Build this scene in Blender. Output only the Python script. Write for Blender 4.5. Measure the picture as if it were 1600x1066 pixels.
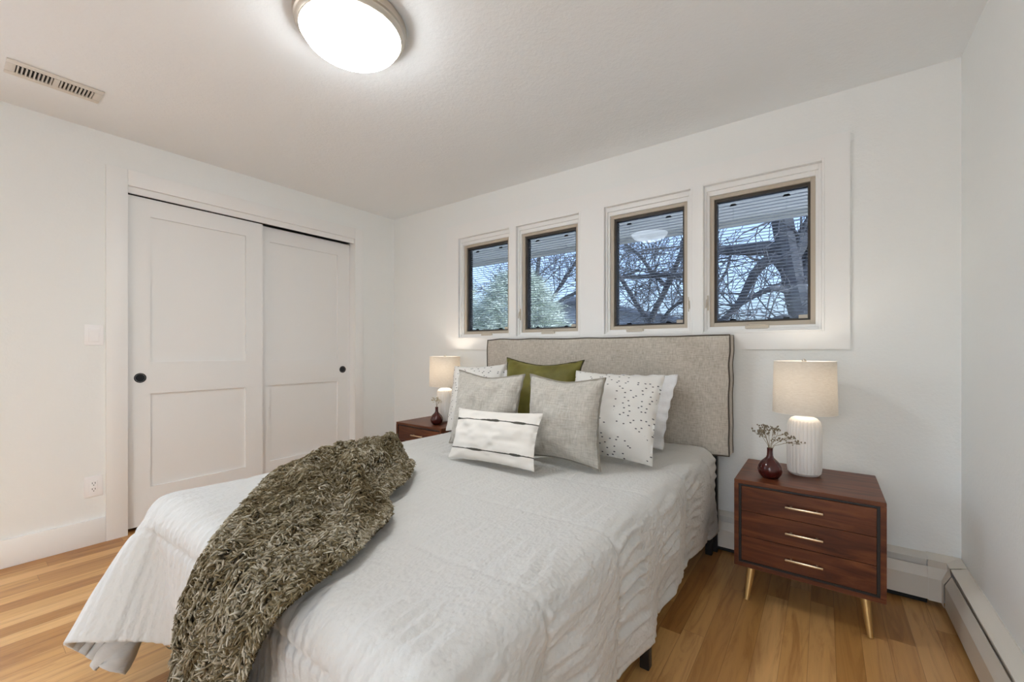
import bpy, bmesh, math, random
import numpy as np
from mathutils import Vector, Matrix

# ---------------------------------------------------------------- clearing, camera, world, exposure
for o in list(bpy.data.objects):
    bpy.data.objects.remove(o, do_unlink=True)
S = bpy.context.scene
COL = S.collection
R = math.radians
random.seed(7)
RNG = np.random.default_rng(7)

FOC, HORIZON = 658.0, 547.0            # focal length and horizon row, in pixels of the 1600 x 1066 frame
YAW = math.atan2(487.0, 658.0)
CAM = (3.450, -2.683, 1.141)
cam_d = bpy.data.cameras.new('camera')
cam = bpy.data.objects.new('camera', cam_d)
COL.objects.link(cam)
cam.location = CAM
cam.rotation_euler = (R(90), 0, YAW)
cam_d.sensor_width = 36.0
cam_d.lens = 36.0 * FOC / 1600.0
cam_d.shift_y = (HORIZON - 533.0) / 1600.0
cam_d.clip_start = 0.02
cam_d.clip_end = 200
S.camera = cam

S.view_settings.view_transform = 'Standard'
S.view_settings.look = 'None'
S.view_settings.gamma = 1.0
S.view_settings.use_curve_mapping = False
S.view_settings.exposure = 0.15
S.cycles.max_bounces = 14
S.cycles.diffuse_bounces = 8
S.cycles.transparent_max_bounces = 16
S.cycles.sample_clamp_indirect = 6.0
S.cycles.caustics_reflective = False
S.cycles.caustics_refractive = False

SKY_STRENGTH = 1.75
CEILING_GLOW = 36.0
LAMP_WATTS = 1.4

w = bpy.data.worlds.new('sky')
S.world = w
w.use_nodes = True
nt = w.node_tree
nt.nodes.clear()
sky = nt.nodes.new('ShaderNodeTexSky')
sky.sky_type = 'NISHITA'
sky.sun_disc = False
sky.sun_elevation = R(32)
sky.sun_rotation = R(90)
sky.air_density = 1.0
sky.dust_density = 4.0
bg = nt.nodes.new('ShaderNodeBackground')
bg.inputs['Strength'].default_value = SKY_STRENGTH
wo = nt.nodes.new('ShaderNodeOutputWorld')
hsv = nt.nodes.new('ShaderNodeHueSaturation')
hsv.inputs['Saturation'].default_value = 0.6
nt.links.new(sky.outputs[0], hsv.inputs['Color'])
nt.links.new(hsv.outputs[0], bg.inputs[0])
nt.links.new(bg.outputs[0], wo.inputs[0])

sun_d = bpy.data.lights.new('sun', 'SUN')
sun_d.energy = 3.2
sun_d.angle = R(1.0)
sun_d.color = (1.0, 0.95, 0.86)
sun = bpy.data.objects.new('sun', sun_d)
COL.objects.link(sun)
sun.rotation_euler = (0, R(57), 0)             # low from the right, skimming along the window wall

# ---------------------------------------------------------------- helpers
def tag(o, label=None, cat=None, group=None, kind=None):
    if label: o['label'] = label
    if cat: o['category'] = cat
    if group: o['group'] = group
    if kind: o['kind'] = kind
    return o

def empty(name, loc=(0, 0, 0), rz=0.0):
    o = bpy.data.objects.new(name, None)
    COL.objects.link(o)
    o.location = loc
    o.rotation_euler = (0, 0, rz)
    o.empty_display_size = 0.1
    return o

def kids(o):
    return [c for c in bpy.data.objects if c.parent == o]

def copy_tree(o, parent=None):
    c = o.copy()
    COL.objects.link(c)
    if parent: c.parent = parent
    for ch in kids(o):
        copy_tree(ch, c)
    return c

class MB:
    """collects shapes; build() links them as one mesh object"""
    def __init__(s):
        s.v, s.f, s.uv = [], [], []
        s.n = 0
    def add(s, verts, faces):
        verts = np.asarray(verts, float)
        off = s.n
        s.v.append(verts)
        s.f.extend([tuple(int(i) + off for i in f) for f in faces])
        s.n += len(verts)
        return s
    def box(s, a, b, bevel=0.0, seg=2):
        a = np.minimum(a, b).astype(float) if False else np.array([min(x, y) for x, y in zip(a, b)], float)
        b = np.array([max(x, y) for x, y in zip(a, b)], float) if False else np.array(b, float)
        lo, hi = np.minimum(a, b), np.maximum(a, b)
        return s.obox((lo + hi) / 2, hi - lo, None, bevel, seg)
    def obox(s, c, size, M=None, bevel=0.0, seg=2):
        bm = bmesh.new()
        bmesh.ops.create_cube(bm, size=1.0)
        for v in bm.verts:
            v.co = Vector((v.co.x * size[0], v.co.y * size[1], v.co.z * size[2]))
        if bevel > 0:
            bmesh.ops.bevel(bm, geom=bm.edges[:], offset=min(bevel, min(size) * 0.49), segments=seg, profile=0.5, affect='EDGES', clamp_overlap=True)
        bm.verts.index_update()
        vs = np.array([v.co[:] for v in bm.verts])
        fs = [[v.index for v in f.verts] for f in bm.faces]
        bm.free()
        if M is not None:
            vs = vs @ np.array(M.to_3x3()).T
        s.add(vs + np.array(c), fs)
        return s
    def prism(s, poly, axis, a, b):
        """polygon in the two other axes, extruded from a to b along axis"""
        n = len(poly)
        vs = []
        for t in (a, b):
            for p in poly:
                q = list(p)
                q.insert(axis, t)
                vs.append(q)
        fs = [list(range(n)), list(range(2 * n - 1, n - 1, -1))]
        for i in range(n):
            j = (i + 1) % n
            fs.append([i, i + n, j + n, j])
        s.add(vs, fs)
        return s
    def lathe(s, prof, c=(0, 0, 0), n=48, ribs=None):
        """profile of (r, z); ribs = (count, depth, z0, z1) flutes"""
        vs, fs = [], []
        for (r, z) in prof:
            for k in range(n):
                a = 2 * math.pi * k / n
                rr = r
                if ribs and ribs[2] <= z <= ribs[3]:
                    rr = r - ribs[1] * (0.5 - 0.5 * abs(math.cos(a * ribs[0] / 2)) ** 0.6 * 1.0) * 2
                vs.append((c[0] + rr * math.cos(a), c[1] + rr * math.sin(a), c[2] + z))
        m = len(prof)
        for i in range(m - 1):
            for k in range(n):
                k2 = (k + 1) % n
                fs.append((i * n + k, i * n + k2, (i + 1) * n + k2, (i + 1) * n + k))
        if prof[0][0] > 1e-5: fs.append(tuple(range(n - 1, -1, -1)))
        if prof[-1][0] > 1e-5: fs.append(tuple((m - 1) * n + k for k in range(n)))
        s.add(vs, fs)
        return s
    def tube(s, pts, rad, n=6, closed=False, caps=True):
        pts = [Vector(p) for p in pts]
        m = len(pts)
        rad = [rad] * m if not hasattr(rad, '__len__') else rad
        vs, fs = [], []
        up = None
        for i in range(m):
            if closed:
                t = (pts[(i + 1) % m] - pts[i - 1])
            else:
                t = pts[min(i + 1, m - 1)] - pts[max(i - 1, 0)]
            t = t.normalized() if t.length > 1e-9 else Vector((0, 0, 1))
            if up is None:
                up = t.orthogonal().normalized()
            up = (up - t * up.dot(t))
            up = up.normalized() if up.length > 1e-6 else t.orthogonal().normalized()
            b = t.cross(up)
            for k in range(n):
                a = 2 * math.pi * k / n
                vs.append(pts[i] + (up * math.cos(a) + b * math.sin(a)) * rad[i])
        for i in range(m if closed else m - 1):
            i2 = (i + 1) % m
            for k in range(n):
                k2 = (k + 1) % n
                fs.append((i * n + k, i * n + k2, i2 * n + k2, i2 * n + k))
        if caps and not closed:
            fs.append(tuple(range(n - 1, -1, -1)))
            fs.append(tuple((m - 1) * n + k for k in range(n)))
        s.add([v[:] for v in vs], fs)
        return s
    def sphere(s, c, r, n=8, m=6, sc=(1, 1, 1)):
        prof = []
        for i in range(m + 1):
            a = -math.pi / 2 + math.pi * i / m
            prof.append((max(r * math.cos(a), 1e-4 * r), r * math.sin(a)))
        t = MB().lathe(prof, (0, 0, 0), n)
        s.add(np.vstack(t.v) * np.array(sc) + np.array(c), t.f)
        return s
    def build(s, name, mat, parent=None, angle=35, flat=False):
        me = bpy.data.meshes.new(name)
        vs = np.vstack(s.v)
        me.from_pydata([tuple(v) for v in vs], [], s.f)
        me.update()
        if mat: me.materials.append(mat)
        if not flat:
            me.polygons.foreach_set('use_smooth', [True] * len(me.polygons))
            me.set_sharp_from_angle(angle=R(angle))
        o = bpy.data.objects.new(name, me)
        COL.objects.link(o)
        if parent: o.parent = parent
        return o

def grid_mesh(name, P, mat, parent=None, UV=None, solid=0.0):
    """P is an (nu, nv, 3) array of points"""
    nu, nv = P.shape[:2]
    idx = np.arange(nu * nv).reshape(nu, nv)
    q = np.stack([idx[:-1, :-1], idx[1:, :-1], idx[1:, 1:], idx[:-1, 1:]], -1).reshape(-1, 4)
    return raw_mesh(name, P.reshape(-1, 3), q, mat, parent, None if UV is None else UV.reshape(-1, 2), solid)

def raw_mesh(name, V, Q, mat, parent=None, uv=None, solid=0.0):
    me = bpy.data.meshes.new(name)
    n, m, k = len(V), len(Q), Q.shape[1]
    me.vertices.add(n)
    me.vertices.foreach_set('co', np.ascontiguousarray(V, np.float32).ravel())
    me.loops.add(m * k)
    me.loops.foreach_set('vertex_index', np.ascontiguousarray(Q, np.int32).ravel())
    me.polygons.add(m)
    me.polygons.foreach_set('loop_start', np.arange(0, m * k, k, dtype=np.int32))
    me.polygons.foreach_set('loop_total', np.full(m, k, np.int32))
    me.polygons.foreach_set('use_smooth', np.ones(m, bool))
    if uv is not None:
        l = me.uv_layers.new(name='UVMap')
        l.data.foreach_set('uv', np.ascontiguousarray(uv[Q.ravel()], np.float32).ravel())
    me.update()
    me.validate()
    if mat: me.materials.append(mat)
    o = bpy.data.objects.new(name, me)
    COL.objects.link(o)
    if parent: o.parent = parent
    if solid:
        md = o.modifiers.new('thickness', 'SOLIDIFY')
        md.thickness = abs(solid)
        md.offset = -1 if solid > 0 else 1
    return o

def smooth_noise(shape, cells, seed):
    """bicubic-ish value noise on a grid"""
    r = np.random.default_rng(seed)
    g = r.standard_normal((cells[0] + 3, cells[1] + 3))
    def ip(n, c):
        t = np.linspace(0, c, n)
        i = np.minimum(t.astype(int), c - 1)
        f = t - i
        return i, f * f * (3 - 2 * f)
    i, a = ip(shape[0], cells[0])
    j, b = ip(shape[1], cells[1])
    A, B = a[:, None], b[None, :]
    return (g[i][:, j] * (1 - A) * (1 - B) + g[i + 1][:, j] * A * (1 - B) + g[i][:, j + 1] * (1 - A) * B + g[i + 1][:, j + 1] * A * B)

def resample(P, k):
    """Catmull-Rom upsampling of an (nu, nv, c) grid k times in both directions"""
    def one(P):
        n = P.shape[0]
        t = np.linspace(0, n - 1, (n - 1) * k + 1)
        i = np.minimum(t.astype(int), n - 2)
        f = (t - i)[:, None, None]
        p1, p2 = P[i], P[i + 1]
        p0 = np.where((i == 0)[:, None, None], 2 * p1 - p2, P[np.maximum(i - 1, 0)])
        p3 = np.where((i == n - 2)[:, None, None], 2 * p2 - p1, P[np.minimum(i + 2, n - 1)])
        return 0.5 * (2 * p1 + (p2 - p0) * f + (2 * p0 - 5 * p1 + 4 * p2 - p3) * f ** 2 + (3 * p1 - p0 - 3 * p2 + p3) * f ** 3)
    Q = one(P)
    return one(Q.transpose(1, 0, 2)).transpose(1, 0, 2)

def normals(P):
    du = np.gradient(P, axis=0)
    dv = np.gradient(P, axis=1)
    n = np.cross(du, dv)
    return n / np.maximum(np.linalg.norm(n, axis=2, keepdims=True), 1e-9)

# ---------------------------------------------------------------- materials
class Mat:
    def __init__(s, name, color=(0.8, 0.8, 0.8), rough=0.5, metal=0.0, spec=0.5):
        s.m = bpy.data.materials.new(name)
        s.m.use_nodes = True
        s.t = s.m.node_tree
        s.b = s.t.nodes['Principled BSDF']
        s.out = s.t.nodes['Material Output']
        s.b.inputs['Base Color'].default_value = (*color, 1)
        s.b.inputs['Roughness'].default_value = rough
        s.b.inputs['Metallic'].default_value = metal
        s.b.inputs['Specular IOR Level'].default_value = spec
    def n(s, typ, **kw):
        nd = s.t.nodes.new(typ)
        for k, v in kw.items():
            if k in nd.inputs: nd.inputs[k].default_value = v
            else: setattr(nd, k, v)
        return nd
    def l(s, a, b):
        s.t.links.new(a, b)
    def coord(s, kind='Object', scale=(1, 1, 1), rot=(0, 0, 0)):
        tc = s.n('ShaderNodeTexCoord')
        mp = s.n('ShaderNodeMapping')
        mp.inputs['Scale'].default_value = scale
        mp.inputs['Rotation'].default_value = rot
        s.l(tc.outputs[kind], mp.inputs['Vector'])
        return mp.outputs[0]
    def ramp(s, fac, stops):
        r = s.n('ShaderNodeValToRGB')
        el = r.color_ramp.elements
        while len(el) < len(stops): el.new(0.5)
        for e, (p, c) in zip(el, stops):
            e.position = p
            e.color = (*c, 1)
        s.l(fac, r.inputs[0])
        return r.outputs[0]
    def noise(s, vec, scale, detail=4, rough=0.55, dist=0.0):
        nd = s.n('ShaderNodeTexNoise')
        nd.inputs['Scale'].default_value = scale
        nd.inputs['Detail'].default_value = detail
        nd.inputs['Roughness'].default_value = rough
        nd.inputs['Distortion'].default_value = dist
        s.l(vec, nd.inputs['Vector'])
        return nd.outputs['Fac']
    def bump(s, h, strength=0.3, dist=0.01):
        b = s.n('ShaderNodeBump')
        b.inputs['Strength'].default_value = strength
        b.inputs['Distance'].default_value = dist
        s.l(h, b.inputs['Height'])
        s.l(b.outputs[0], s.b.inputs['Normal'])
        return s
    def color(s, sock):
        s.l(sock, s.b.inputs['Base Color'])
        return s
    def math(s, op, a, b=None):
        nd = s.n('ShaderNodeMath', operation=op)
        for i, x in enumerate((a, b)):
            if x is None: continue
            if isinstance(x, (int, float)): nd.inputs[i].default_value = x
            else: s.l(x, nd.inputs[i])
        return nd.outputs[0]

def mat_paint(name, col, scale=90, strength=0.25, rough=0.6):
    m = Mat(name, col, rough, spec=0.3)
    v = m.coord('Object')
    a = m.noise(v, scale, 3, 0.6)
    b = m.noise(v, scale * 0.22, 2, 0.5)
    m.bump(m.math('ADD', a, b), strength, 0.004)
    return m.m

def mat_wood_floor():
    m = Mat('oak_planks', (0.5, 0.3, 0.14), 0.32, spec=0.45)
    tc = m.n('ShaderNodeTexCoord')
    sp = m.n('ShaderNodeSeparateXYZ')
    m.l(tc.outputs['Object'], sp.inputs[0])
    W = 0.083
    px = m.math('DIVIDE', sp.outputs['X'], W)
    ix = m.math('FLOOR', px)
    wn = m.n('ShaderNodeTexWhiteNoise', noise_dimensions='1D')
    m.l(ix, wn.inputs['W'])
    off = m.math('MULTIPLY', wn.outputs['Value'], 1.7)
    py = m.math('DIVIDE', m.math('ADD', sp.outputs['Y'], off), 1.05)
    iy = m.math('FLOOR', py)
    cid = m.n('ShaderNodeCombineXYZ')
    m.l(ix, cid.inputs[0]); m.l(iy, cid.inputs[1])
    wn2 = m.n('ShaderNodeTexWhiteNoise', noise_dimensions='2D')
    m.l(cid.outputs[0], wn2.inputs['Vector'])
    base = m.ramp(wn2.outputs['Value'], [(0.0, (0.40, 0.18, 0.048)), (0.35, (0.52, 0.27, 0.086)), (0.7, (0.62, 0.345, 0.125)), (1.0, (0.69, 0.41, 0.17))])
    # grain: stretched noise shifted per plank
    sc = m.n('ShaderNodeVectorMath', operation='MULTIPLY')
    sc.inputs[1].default_value = (16, 1.3, 1)
    m.l(tc.outputs['Object'], sc.inputs[0])
    sh = m.n('ShaderNodeVectorMath', operation='ADD')
    shv = m.n('ShaderNodeVectorMath', operation='SCALE')
    m.l(wn2.outputs['Color'], shv.inputs[0]); shv.inputs['Scale'].default_value = 17.0
    m.l(sc.outputs[0], sh.inputs[0]); m.l(shv.outputs[0], sh.inputs[1])
    g = m.noise(sh.outputs[0], 1.6, 7, 0.62, 1.2)
    g2 = m.noise(sh.outputs[0], 6.0, 4, 0.6, 0.4)
    gcol = m.ramp(g, [(0.32, (0.55, 0.42, 0.30)), (0.5, (0.92, 0.9, 0.87)), (0.72, (1.08, 1.06, 1.02))])
    mx = m.n('ShaderNodeMix', data_type='RGBA', blend_type='MULTIPLY')
    mx.inputs[0].default_value = 0.75
    m.l(base, mx.inputs[6]); m.l(gcol, mx.inputs[7])
    # joints
    fx = m.math('FRACT', px)
    ex = m.math('MINIMUM', fx, m.math('SUBTRACT', 1.0, fx))
    fy = m.math('FRACT', py)
    ey = m.math('MULTIPLY', m.math('MINIMUM', fy, m.math('SUBTRACT', 1.0, fy)), 1.05 / W)
    e = m.math('MINIMUM', ex, ey)
    jm = m.ramp(e, [(0.0, (0.45, 0.38, 0.3)), (0.014, (1, 1, 1))])
    mx2 = m.n('ShaderNodeMix', data_type='RGBA', blend_type='MULTIPLY')
    mx2.inputs[0].default_value = 1.0
    m.l(mx.outputs[2], mx2.inputs[6]); m.l(jm, mx2.inputs[7])
    m.color(mx2.outputs[2])
    m.l(m.math('MULTIPLY_ADD', g2, 0.16), m.b.inputs['Roughness'])
    m.t.nodes[-1].inputs[2].default_value = 0.24
    m.bump(m.math('MINIMUM', m.math('MULTIPLY', e, 30.0), 1.0), 0.25, 0.001)
    return m.m

def mat_walnut(name='walnut', axis=0):
    m = Mat(name, (0.12, 0.05, 0.03), 0.36, spec=0.3)
    sc = [14, 14, 14]
    sc[axis] = 1.6
    v = m.coord('Object', tuple(sc))
    g = m.noise(v, 1.5, 6, 0.6, 1.5)
    c = m.ramp(g, [(0.3, (0.045, 0.012, 0.005)), (0.5, (0.105, 0.031, 0.012)), (0.7, (0.175, 0.058, 0.023))])
    m.color(c)
    return m.m

def mat_weave(name, c0, c1, scale=260, patch=9, rough=0.9, strength=0.35, spec=0.15, sheen=0.2):
    m = Mat(name, c0, rough, spec=spec)
    v = m.coord('UV')
    v1 = m.coord('UV', (scale * 0.16, scale, 1))
    v2 = m.coord('UV', (scale, scale * 0.16, 1))
    a = m.noise(v1, 1.0, 3, 0.6)
    b = m.noise(v2, 1.0, 3, 0.6)
    p = m.noise(v, patch, 3, 0.6)
    s_ = m.math('ADD', m.math('MULTIPLY', m.math('ADD', a, b), 0.42), m.math('MULTIPLY', p, 0.16))
    m.color(m.ramp(s_, [(0.36, c0), (0.62, c1)]))
    m.bump(m.math('ADD', a, b), strength, 0.002)
    m.b.inputs['Sheen Weight'].default_value = sheen
    return m.m

def simple(name, col, rough=0.5, metal=0.0, spec=0.5):
    return Mat(name, col, rough, metal, spec).m

M = {}
M['wall'] = mat_paint('wall_paint', (0.845, 0.865, 0.86), 70, 0.35, 0.65)
M['ceiling'] = mat_paint('ceiling_paint', (0.855, 0.88, 0.895), 60, 0.45, 0.7)
M['trim'] = simple('white_trim_paint', (0.86, 0.865, 0.86), 0.4, 0, 0.4)
M['door'] = simple('white_door_paint', (0.84, 0.845, 0.84), 0.45, 0, 0.4)
M['floor'] = mat_wood_floor()
M['walnut'] = mat_walnut('walnut_veneer', 0)
M['dark_reveal'] = simple('black_inner_edge', (0.012, 0.010, 0.009), 0.5)
M['brass'] = simple('champagne_metal', (0.80, 0.66, 0.45), 0.3, 1.0)
M['gold_leg'] = simple('brushed_gold_leg', (0.62, 0.40, 0.16), 0.35, 0.7)
M['black'] = simple('black_metal', (0.012, 0.011, 0.011), 0.45)
M['bronze'] = simple('dark_bronze_pull', (0.012, 0.013, 0.017), 0.35, 0.3)
M['heater'] = simple('heater_enamel', (0.70, 0.665, 0.60), 0.45)
M['dark_gap'] = simple('dark_gap', (0.02, 0.018, 0.016), 0.8)
M['fin'] = simple('aluminium_fin', (0.35, 0.34, 0.32), 0.5, 0.6)
M['plastic'] = simple('white_plastic', (0.90, 0.90, 0.91), 0.3)
M['slot'] = simple('dark_slot', (0.03, 0.03, 0.03), 0.6)
M['taupe'] = simple('taupe_window_frame', (0.49, 0.435, 0.36), 0.5)
M['gasket'] = simple('dark_gasket', (0.045, 0.038, 0.032), 0.6)
M['hardware'] = simple('beige_window_hardware', (0.55, 0.50, 0.42), 0.4)
M['slat'] = simple('pale_blind_slat', (0.78, 0.80, 0.84), 0.5)
M['clip'] = simple('dark_blind_clip', (0.02, 0.02, 0.025), 0.6)
M['nickel'] = simple('brushed_nickel', (0.66, 0.60, 0.52), 0.33, 1.0)
M['ceramic'] = simple('white_ceramic', (0.82, 0.80, 0.77), 0.45, 0, 0.4)
M['wine'] = simple('glossy_burgundy_glaze', (0.055, 0.007, 0.006), 0.12, 0, 0.6)
M['vent'] = simple('vent_enamel', (0.70, 0.66, 0.60), 0.5)

# glass: tinted pass-through with a Fresnel reflection
m = Mat('tinted_window_glass')
tr = m.n('ShaderNodeBsdfTransparent')
tr.inputs[0].default_value = (0.38, 0.43, 0.50, 1)
gl = m.n('ShaderNodeBsdfGlossy')
gl.inputs['Roughness'].default_value = 0.02
gl.inputs[0].default_value = (0.9, 0.95, 1.0, 1)
fr = m.n('ShaderNodeFresnel')
fr.inputs['IOR'].default_value = 1.2
mx = m.n('ShaderNodeMixShader')
m.l(fr.outputs[0], mx.inputs[0]); m.l(tr.outputs[0], mx.inputs[1]); m.l(gl.outputs[0], mx.inputs[2])
m.l(mx.outputs[0], m.out.inputs[0])
M['glass'] = m.m

# ceiling diffuser: lit opal glass, brighter where its bulbs sit
m = Mat('lit_opal_glass', (0.9, 0.9, 0.88), 0.25)
v = m.coord('Object')
spots = None
for (bx, by) in ((0.075, -0.02), (-0.06, 0.06), (-0.03, -0.085)):
    d = m.n('ShaderNodeVectorMath', operation='DISTANCE')
    m.l(v, d.inputs[0]); d.inputs[1].default_value = (bx, by, -0.07)
    g = m.math('MAXIMUM', m.math('SUBTRACT', 1.0, m.math('DIVIDE', d.outputs['Value'], 0.11)), 0.0)
    spots = g if spots is None else m.math('ADD', spots, g)
st = m.math('ADD', m.math('MULTIPLY', spots, CEILING_GLOW * 0.9), CEILING_GLOW * 0.8)
m.l(st, m.b.inputs['Emission Strength'])
m.b.inputs['Emission Color'].default_value = (0.93, 0.975, 1.0, 1)
M['opal'] = m.m

# lamp shade: linen that lets light through
m = Mat('linen_lamp_shade')
v1 = m.coord('Object', (60, 60, 420))
th = m.noise(v1, 1.0, 4, 0.6)
lc = m.ramp(th, [(0.3, (0.70, 0.66, 0.60)), (0.7, (0.82, 0.79, 0.74))])
df = m.n('ShaderNodeBsdfDiffuse'); tl = m.n('ShaderNodeBsdfTranslucent')
m.l(lc, df.inputs[0]); m.l(lc, tl.inputs[0])
mx = m.n('ShaderNodeMixShader'); mx.inputs[0].default_value = 0.35
m.l(df.outputs[0], mx.inputs[1]); m.l(tl.outputs[0], mx.inputs[2]); m.l(mx.outputs[0], m.out.inputs[0])
M['shade'] = m.m

M['headboard'] = mat_weave('oatmeal_linen', (0.36, 0.32, 0.265), (0.60, 0.555, 0.49), 170, 5)
M['piping'] = simple('dark_piping', (0.085, 0.07, 0.055), 0.9)
M['linen'] = mat_weave('grey_linen', (0.35, 0.328, 0.285), (0.53, 0.503, 0.452), 150, 5)
M['linen_edge'] = simple('linen_edge', (0.25, 0.23, 0.195), 0.95)
M['white_cotton'] = mat_weave('white_cotton', (0.74, 0.74, 0.745), (0.82, 0.82, 0.825), 200, 6, strength=0.12)

# comforter: white with a puckered weave
m = Mat('white_seersucker', (0.59, 0.585, 0.56), 0.85, spec=0.12)
v = m.coord('UV')
vu = m.n('ShaderNodeTexVoronoi', feature='SMOOTH_F1')
vu.inputs['Scale'].default_value = 95.0
m.l(m.coord('UV', (1.25, 0.8, 1)), vu.inputs['Vector'])
h1 = m.noise(v, 60, 3, 0.5)
m.bump(m.math('ADD', m.math('MULTIPLY', vu.outputs['Distance'], 1.2), h1), 0.55, 0.004)
m.b.inputs['Sheen Weight'].default_value = 0.15
M['comforter'] = m.m

# olive velvet
m = Mat('olive_velvet', (0.13, 0.115, 0.02), 0.55, spec=0.25)
v = m.coord('UV')
m.color(m.ramp(m.noise(v, 7, 3, 0.6), [(0.3, (0.085, 0.075, 0.010)), (0.7, (0.155, 0.14, 0.028))]))
m.b.inputs['Sheen Weight'].default_value = 0.35
m.b.inputs['Sheen Tint'].default_value = (0.6, 0.55, 0.25, 1)
M['velvet'] = m.m
M['velvet_edge'] = simple('olive_piping', (0.035, 0.03, 0.008), 0.8)

# dotted cotton: small dark stitches scattered on off-white
m = Mat('dotted_cotton', (0.7, 0.69, 0.66), 0.9, spec=0.15)
v = m.coord('UV', (24, 42, 1))
vo = m.n('ShaderNodeTexVoronoi', feature='F1', voronoi_dimensions='2D')
vo.inputs['Scale'].default_value = 1.0
vo.inputs['Randomness'].default_value = 0.9
m.l(v, vo.inputs['Vector'])
keep = m.noise(m.coord('UV'), 5.5, 1, 0.5)
dot = m.math('MULTIPLY', m.math('LESS_THAN', vo.outputs['Distance'], 0.12), m.math('GREATER_THAN', keep, 0.43))
cl = m.n('ShaderNodeMix', data_type='RGBA')
m.l(dot, cl.inputs[0])
cl.inputs[6].default_value = (0.70, 0.685, 0.65, 1)
cl.inputs[7].default_value = (0.10, 0.10, 0.11, 1)
m.color(cl.outputs[2])
m.bump(m.noise(v, 30, 3, 0.6), 0.15, 0.002)
M['dotted'] = m.m

# striped lumbar: off-white with two irregular charcoal stripes
m = Mat('striped_cotton', (0.75, 0.72, 0.67), 0.9, spec=0.15)
tc = m.n('ShaderNodeTexCoord')
sp = m.n('ShaderNodeSeparateXYZ')
m.l(tc.outputs['UV'], sp.inputs[0])
n1 = m.noise(m.coord('UV', (26, 1, 1)), 1.0, 5, 0.7)
wide = m.noise(m.coord('UV', (4.2, 1.7, 1)), 1.0, 1, 0.5)
stripe = None
for (c, k) in ((0.215, 0.030), (0.775, 0.030)):
    d = m.math('ABSOLUTE', m.math('SUBTRACT', sp.outputs['Y'], m.math('ADD', c - 0.006, m.math('MULTIPLY', n1, 0.012))))
    wdt = m.math('MAXIMUM', m.math('MULTIPLY', m.math('SUBTRACT', wide, 0.42), 0.16), 0.010)
    wdt = m.math('MULTIPLY', m.math('MINIMUM', wdt, 0.026), m.math('ADD', 0.45, n1))
    s_ = m.math('LESS_THAN', d, wdt)
    stripe = s_ if stripe is None else m.math('MAXIMUM', stripe, s_)
cl = m.n('ShaderNodeMix', data_type='RGBA')
m.l(stripe, cl.inputs[0])
cl.inputs[6].default_value = (0.74, 0.705, 0.65, 1)
cl.inputs[7].default_value = (0.075, 0.072, 0.06, 1)
m.color(cl.outputs[2])
m.bump(m.noise(m.coord('UV'), 160, 3, 0.6), 0.25, 0.002)
M['striped'] = m.m

# shaggy throw: dark at the root, tipped pale; strand hue drifts over the cloth
m = Mat('shaggy_pile', (0.2, 0.18, 0.13), 0.8, spec=0.2)
tc = m.n('ShaderNodeTexCoord')
sp = m.n('ShaderNodeSeparateXYZ')
m.l(tc.outputs['UV'], sp.inputs[0])
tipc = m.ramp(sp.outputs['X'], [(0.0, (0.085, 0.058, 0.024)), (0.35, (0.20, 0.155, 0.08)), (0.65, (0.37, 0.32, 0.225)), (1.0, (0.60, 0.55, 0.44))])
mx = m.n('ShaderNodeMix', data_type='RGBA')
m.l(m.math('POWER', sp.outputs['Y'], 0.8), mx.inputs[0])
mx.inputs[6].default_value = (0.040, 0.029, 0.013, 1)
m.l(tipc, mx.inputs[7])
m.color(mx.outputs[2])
M['pile'] = m.m
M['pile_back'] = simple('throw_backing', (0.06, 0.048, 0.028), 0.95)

# outdoors
def mat_noisy(name, c0, c1, scale, rough=0.9):
    m = Mat(name, c0, rough, spec=0.2)
    m.color(m.ramp(m.noise(m.coord('Object'), scale, 4, 0.6), [(0.35, c0), (0.65, c1)]))
    return m.m
M['bark'] = mat_noisy('grey_bark', (0.07, 0.07, 0.08), (0.16, 0.155, 0.15), 9)
M['needle'] = mat_noisy('pale_needles', (0.30, 0.35, 0.27), (0.72, 0.76, 0.64), 6)
M['dark_leaf'] = mat_noisy('dark_evergreen', (0.03, 0.05, 0.03), (0.09, 0.12, 0.07), 3)
M['lawn'] = mat_noisy('lawn', (0.10, 0.13, 0.05), (0.22, 0.22, 0.11), 2)
M['eave'] = simple('painted_eave', (0.74, 0.72, 0.66), 0.7)
M['paving'] = mat_noisy('pale_paving', (0.42, 0.40, 0.37), (0.55, 0.53, 0.50), 1.5)
M['siding'] = simple('neighbour_siding', (0.32, 0.34, 0.36), 0.8)
M['shingle'] = mat_noisy('neighbour_shingles', (0.13, 0.14, 0.16), (0.24, 0.25, 0.27), 12)
M['nglass'] = simple('neighbour_window', (0.05, 0.06, 0.08), 0.1)

# ---------------------------------------------------------------- room shell
W, H, YB = 3.94, 2.44, -4.50            # room width, height, y of the wall behind the camera
def slab(name, a, b, mat, label, cat):
    o = MB().box(a, b).build(name, mat)
    return tag(o, label, cat, kind='structure')
slab('floor', (-0.72, YB - 0.1, -0.06), (W + 0.1, 0.14, 0.0), M['floor'], 'honey oak strip floor running towards the window wall', 'floor')
slab('ceiling', (-0.7, YB - 0.1, H), (W + 0.1, 0.14, H + 0.2), M['ceiling'], 'white textured ceiling', 'ceiling')
slab('wall_right', (W, YB - 0.1, 0), (W + 0.1, 0.14, H), M['wall'], 'bare white textured wall beyond the nightstand with lamp', 'wall')
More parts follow.
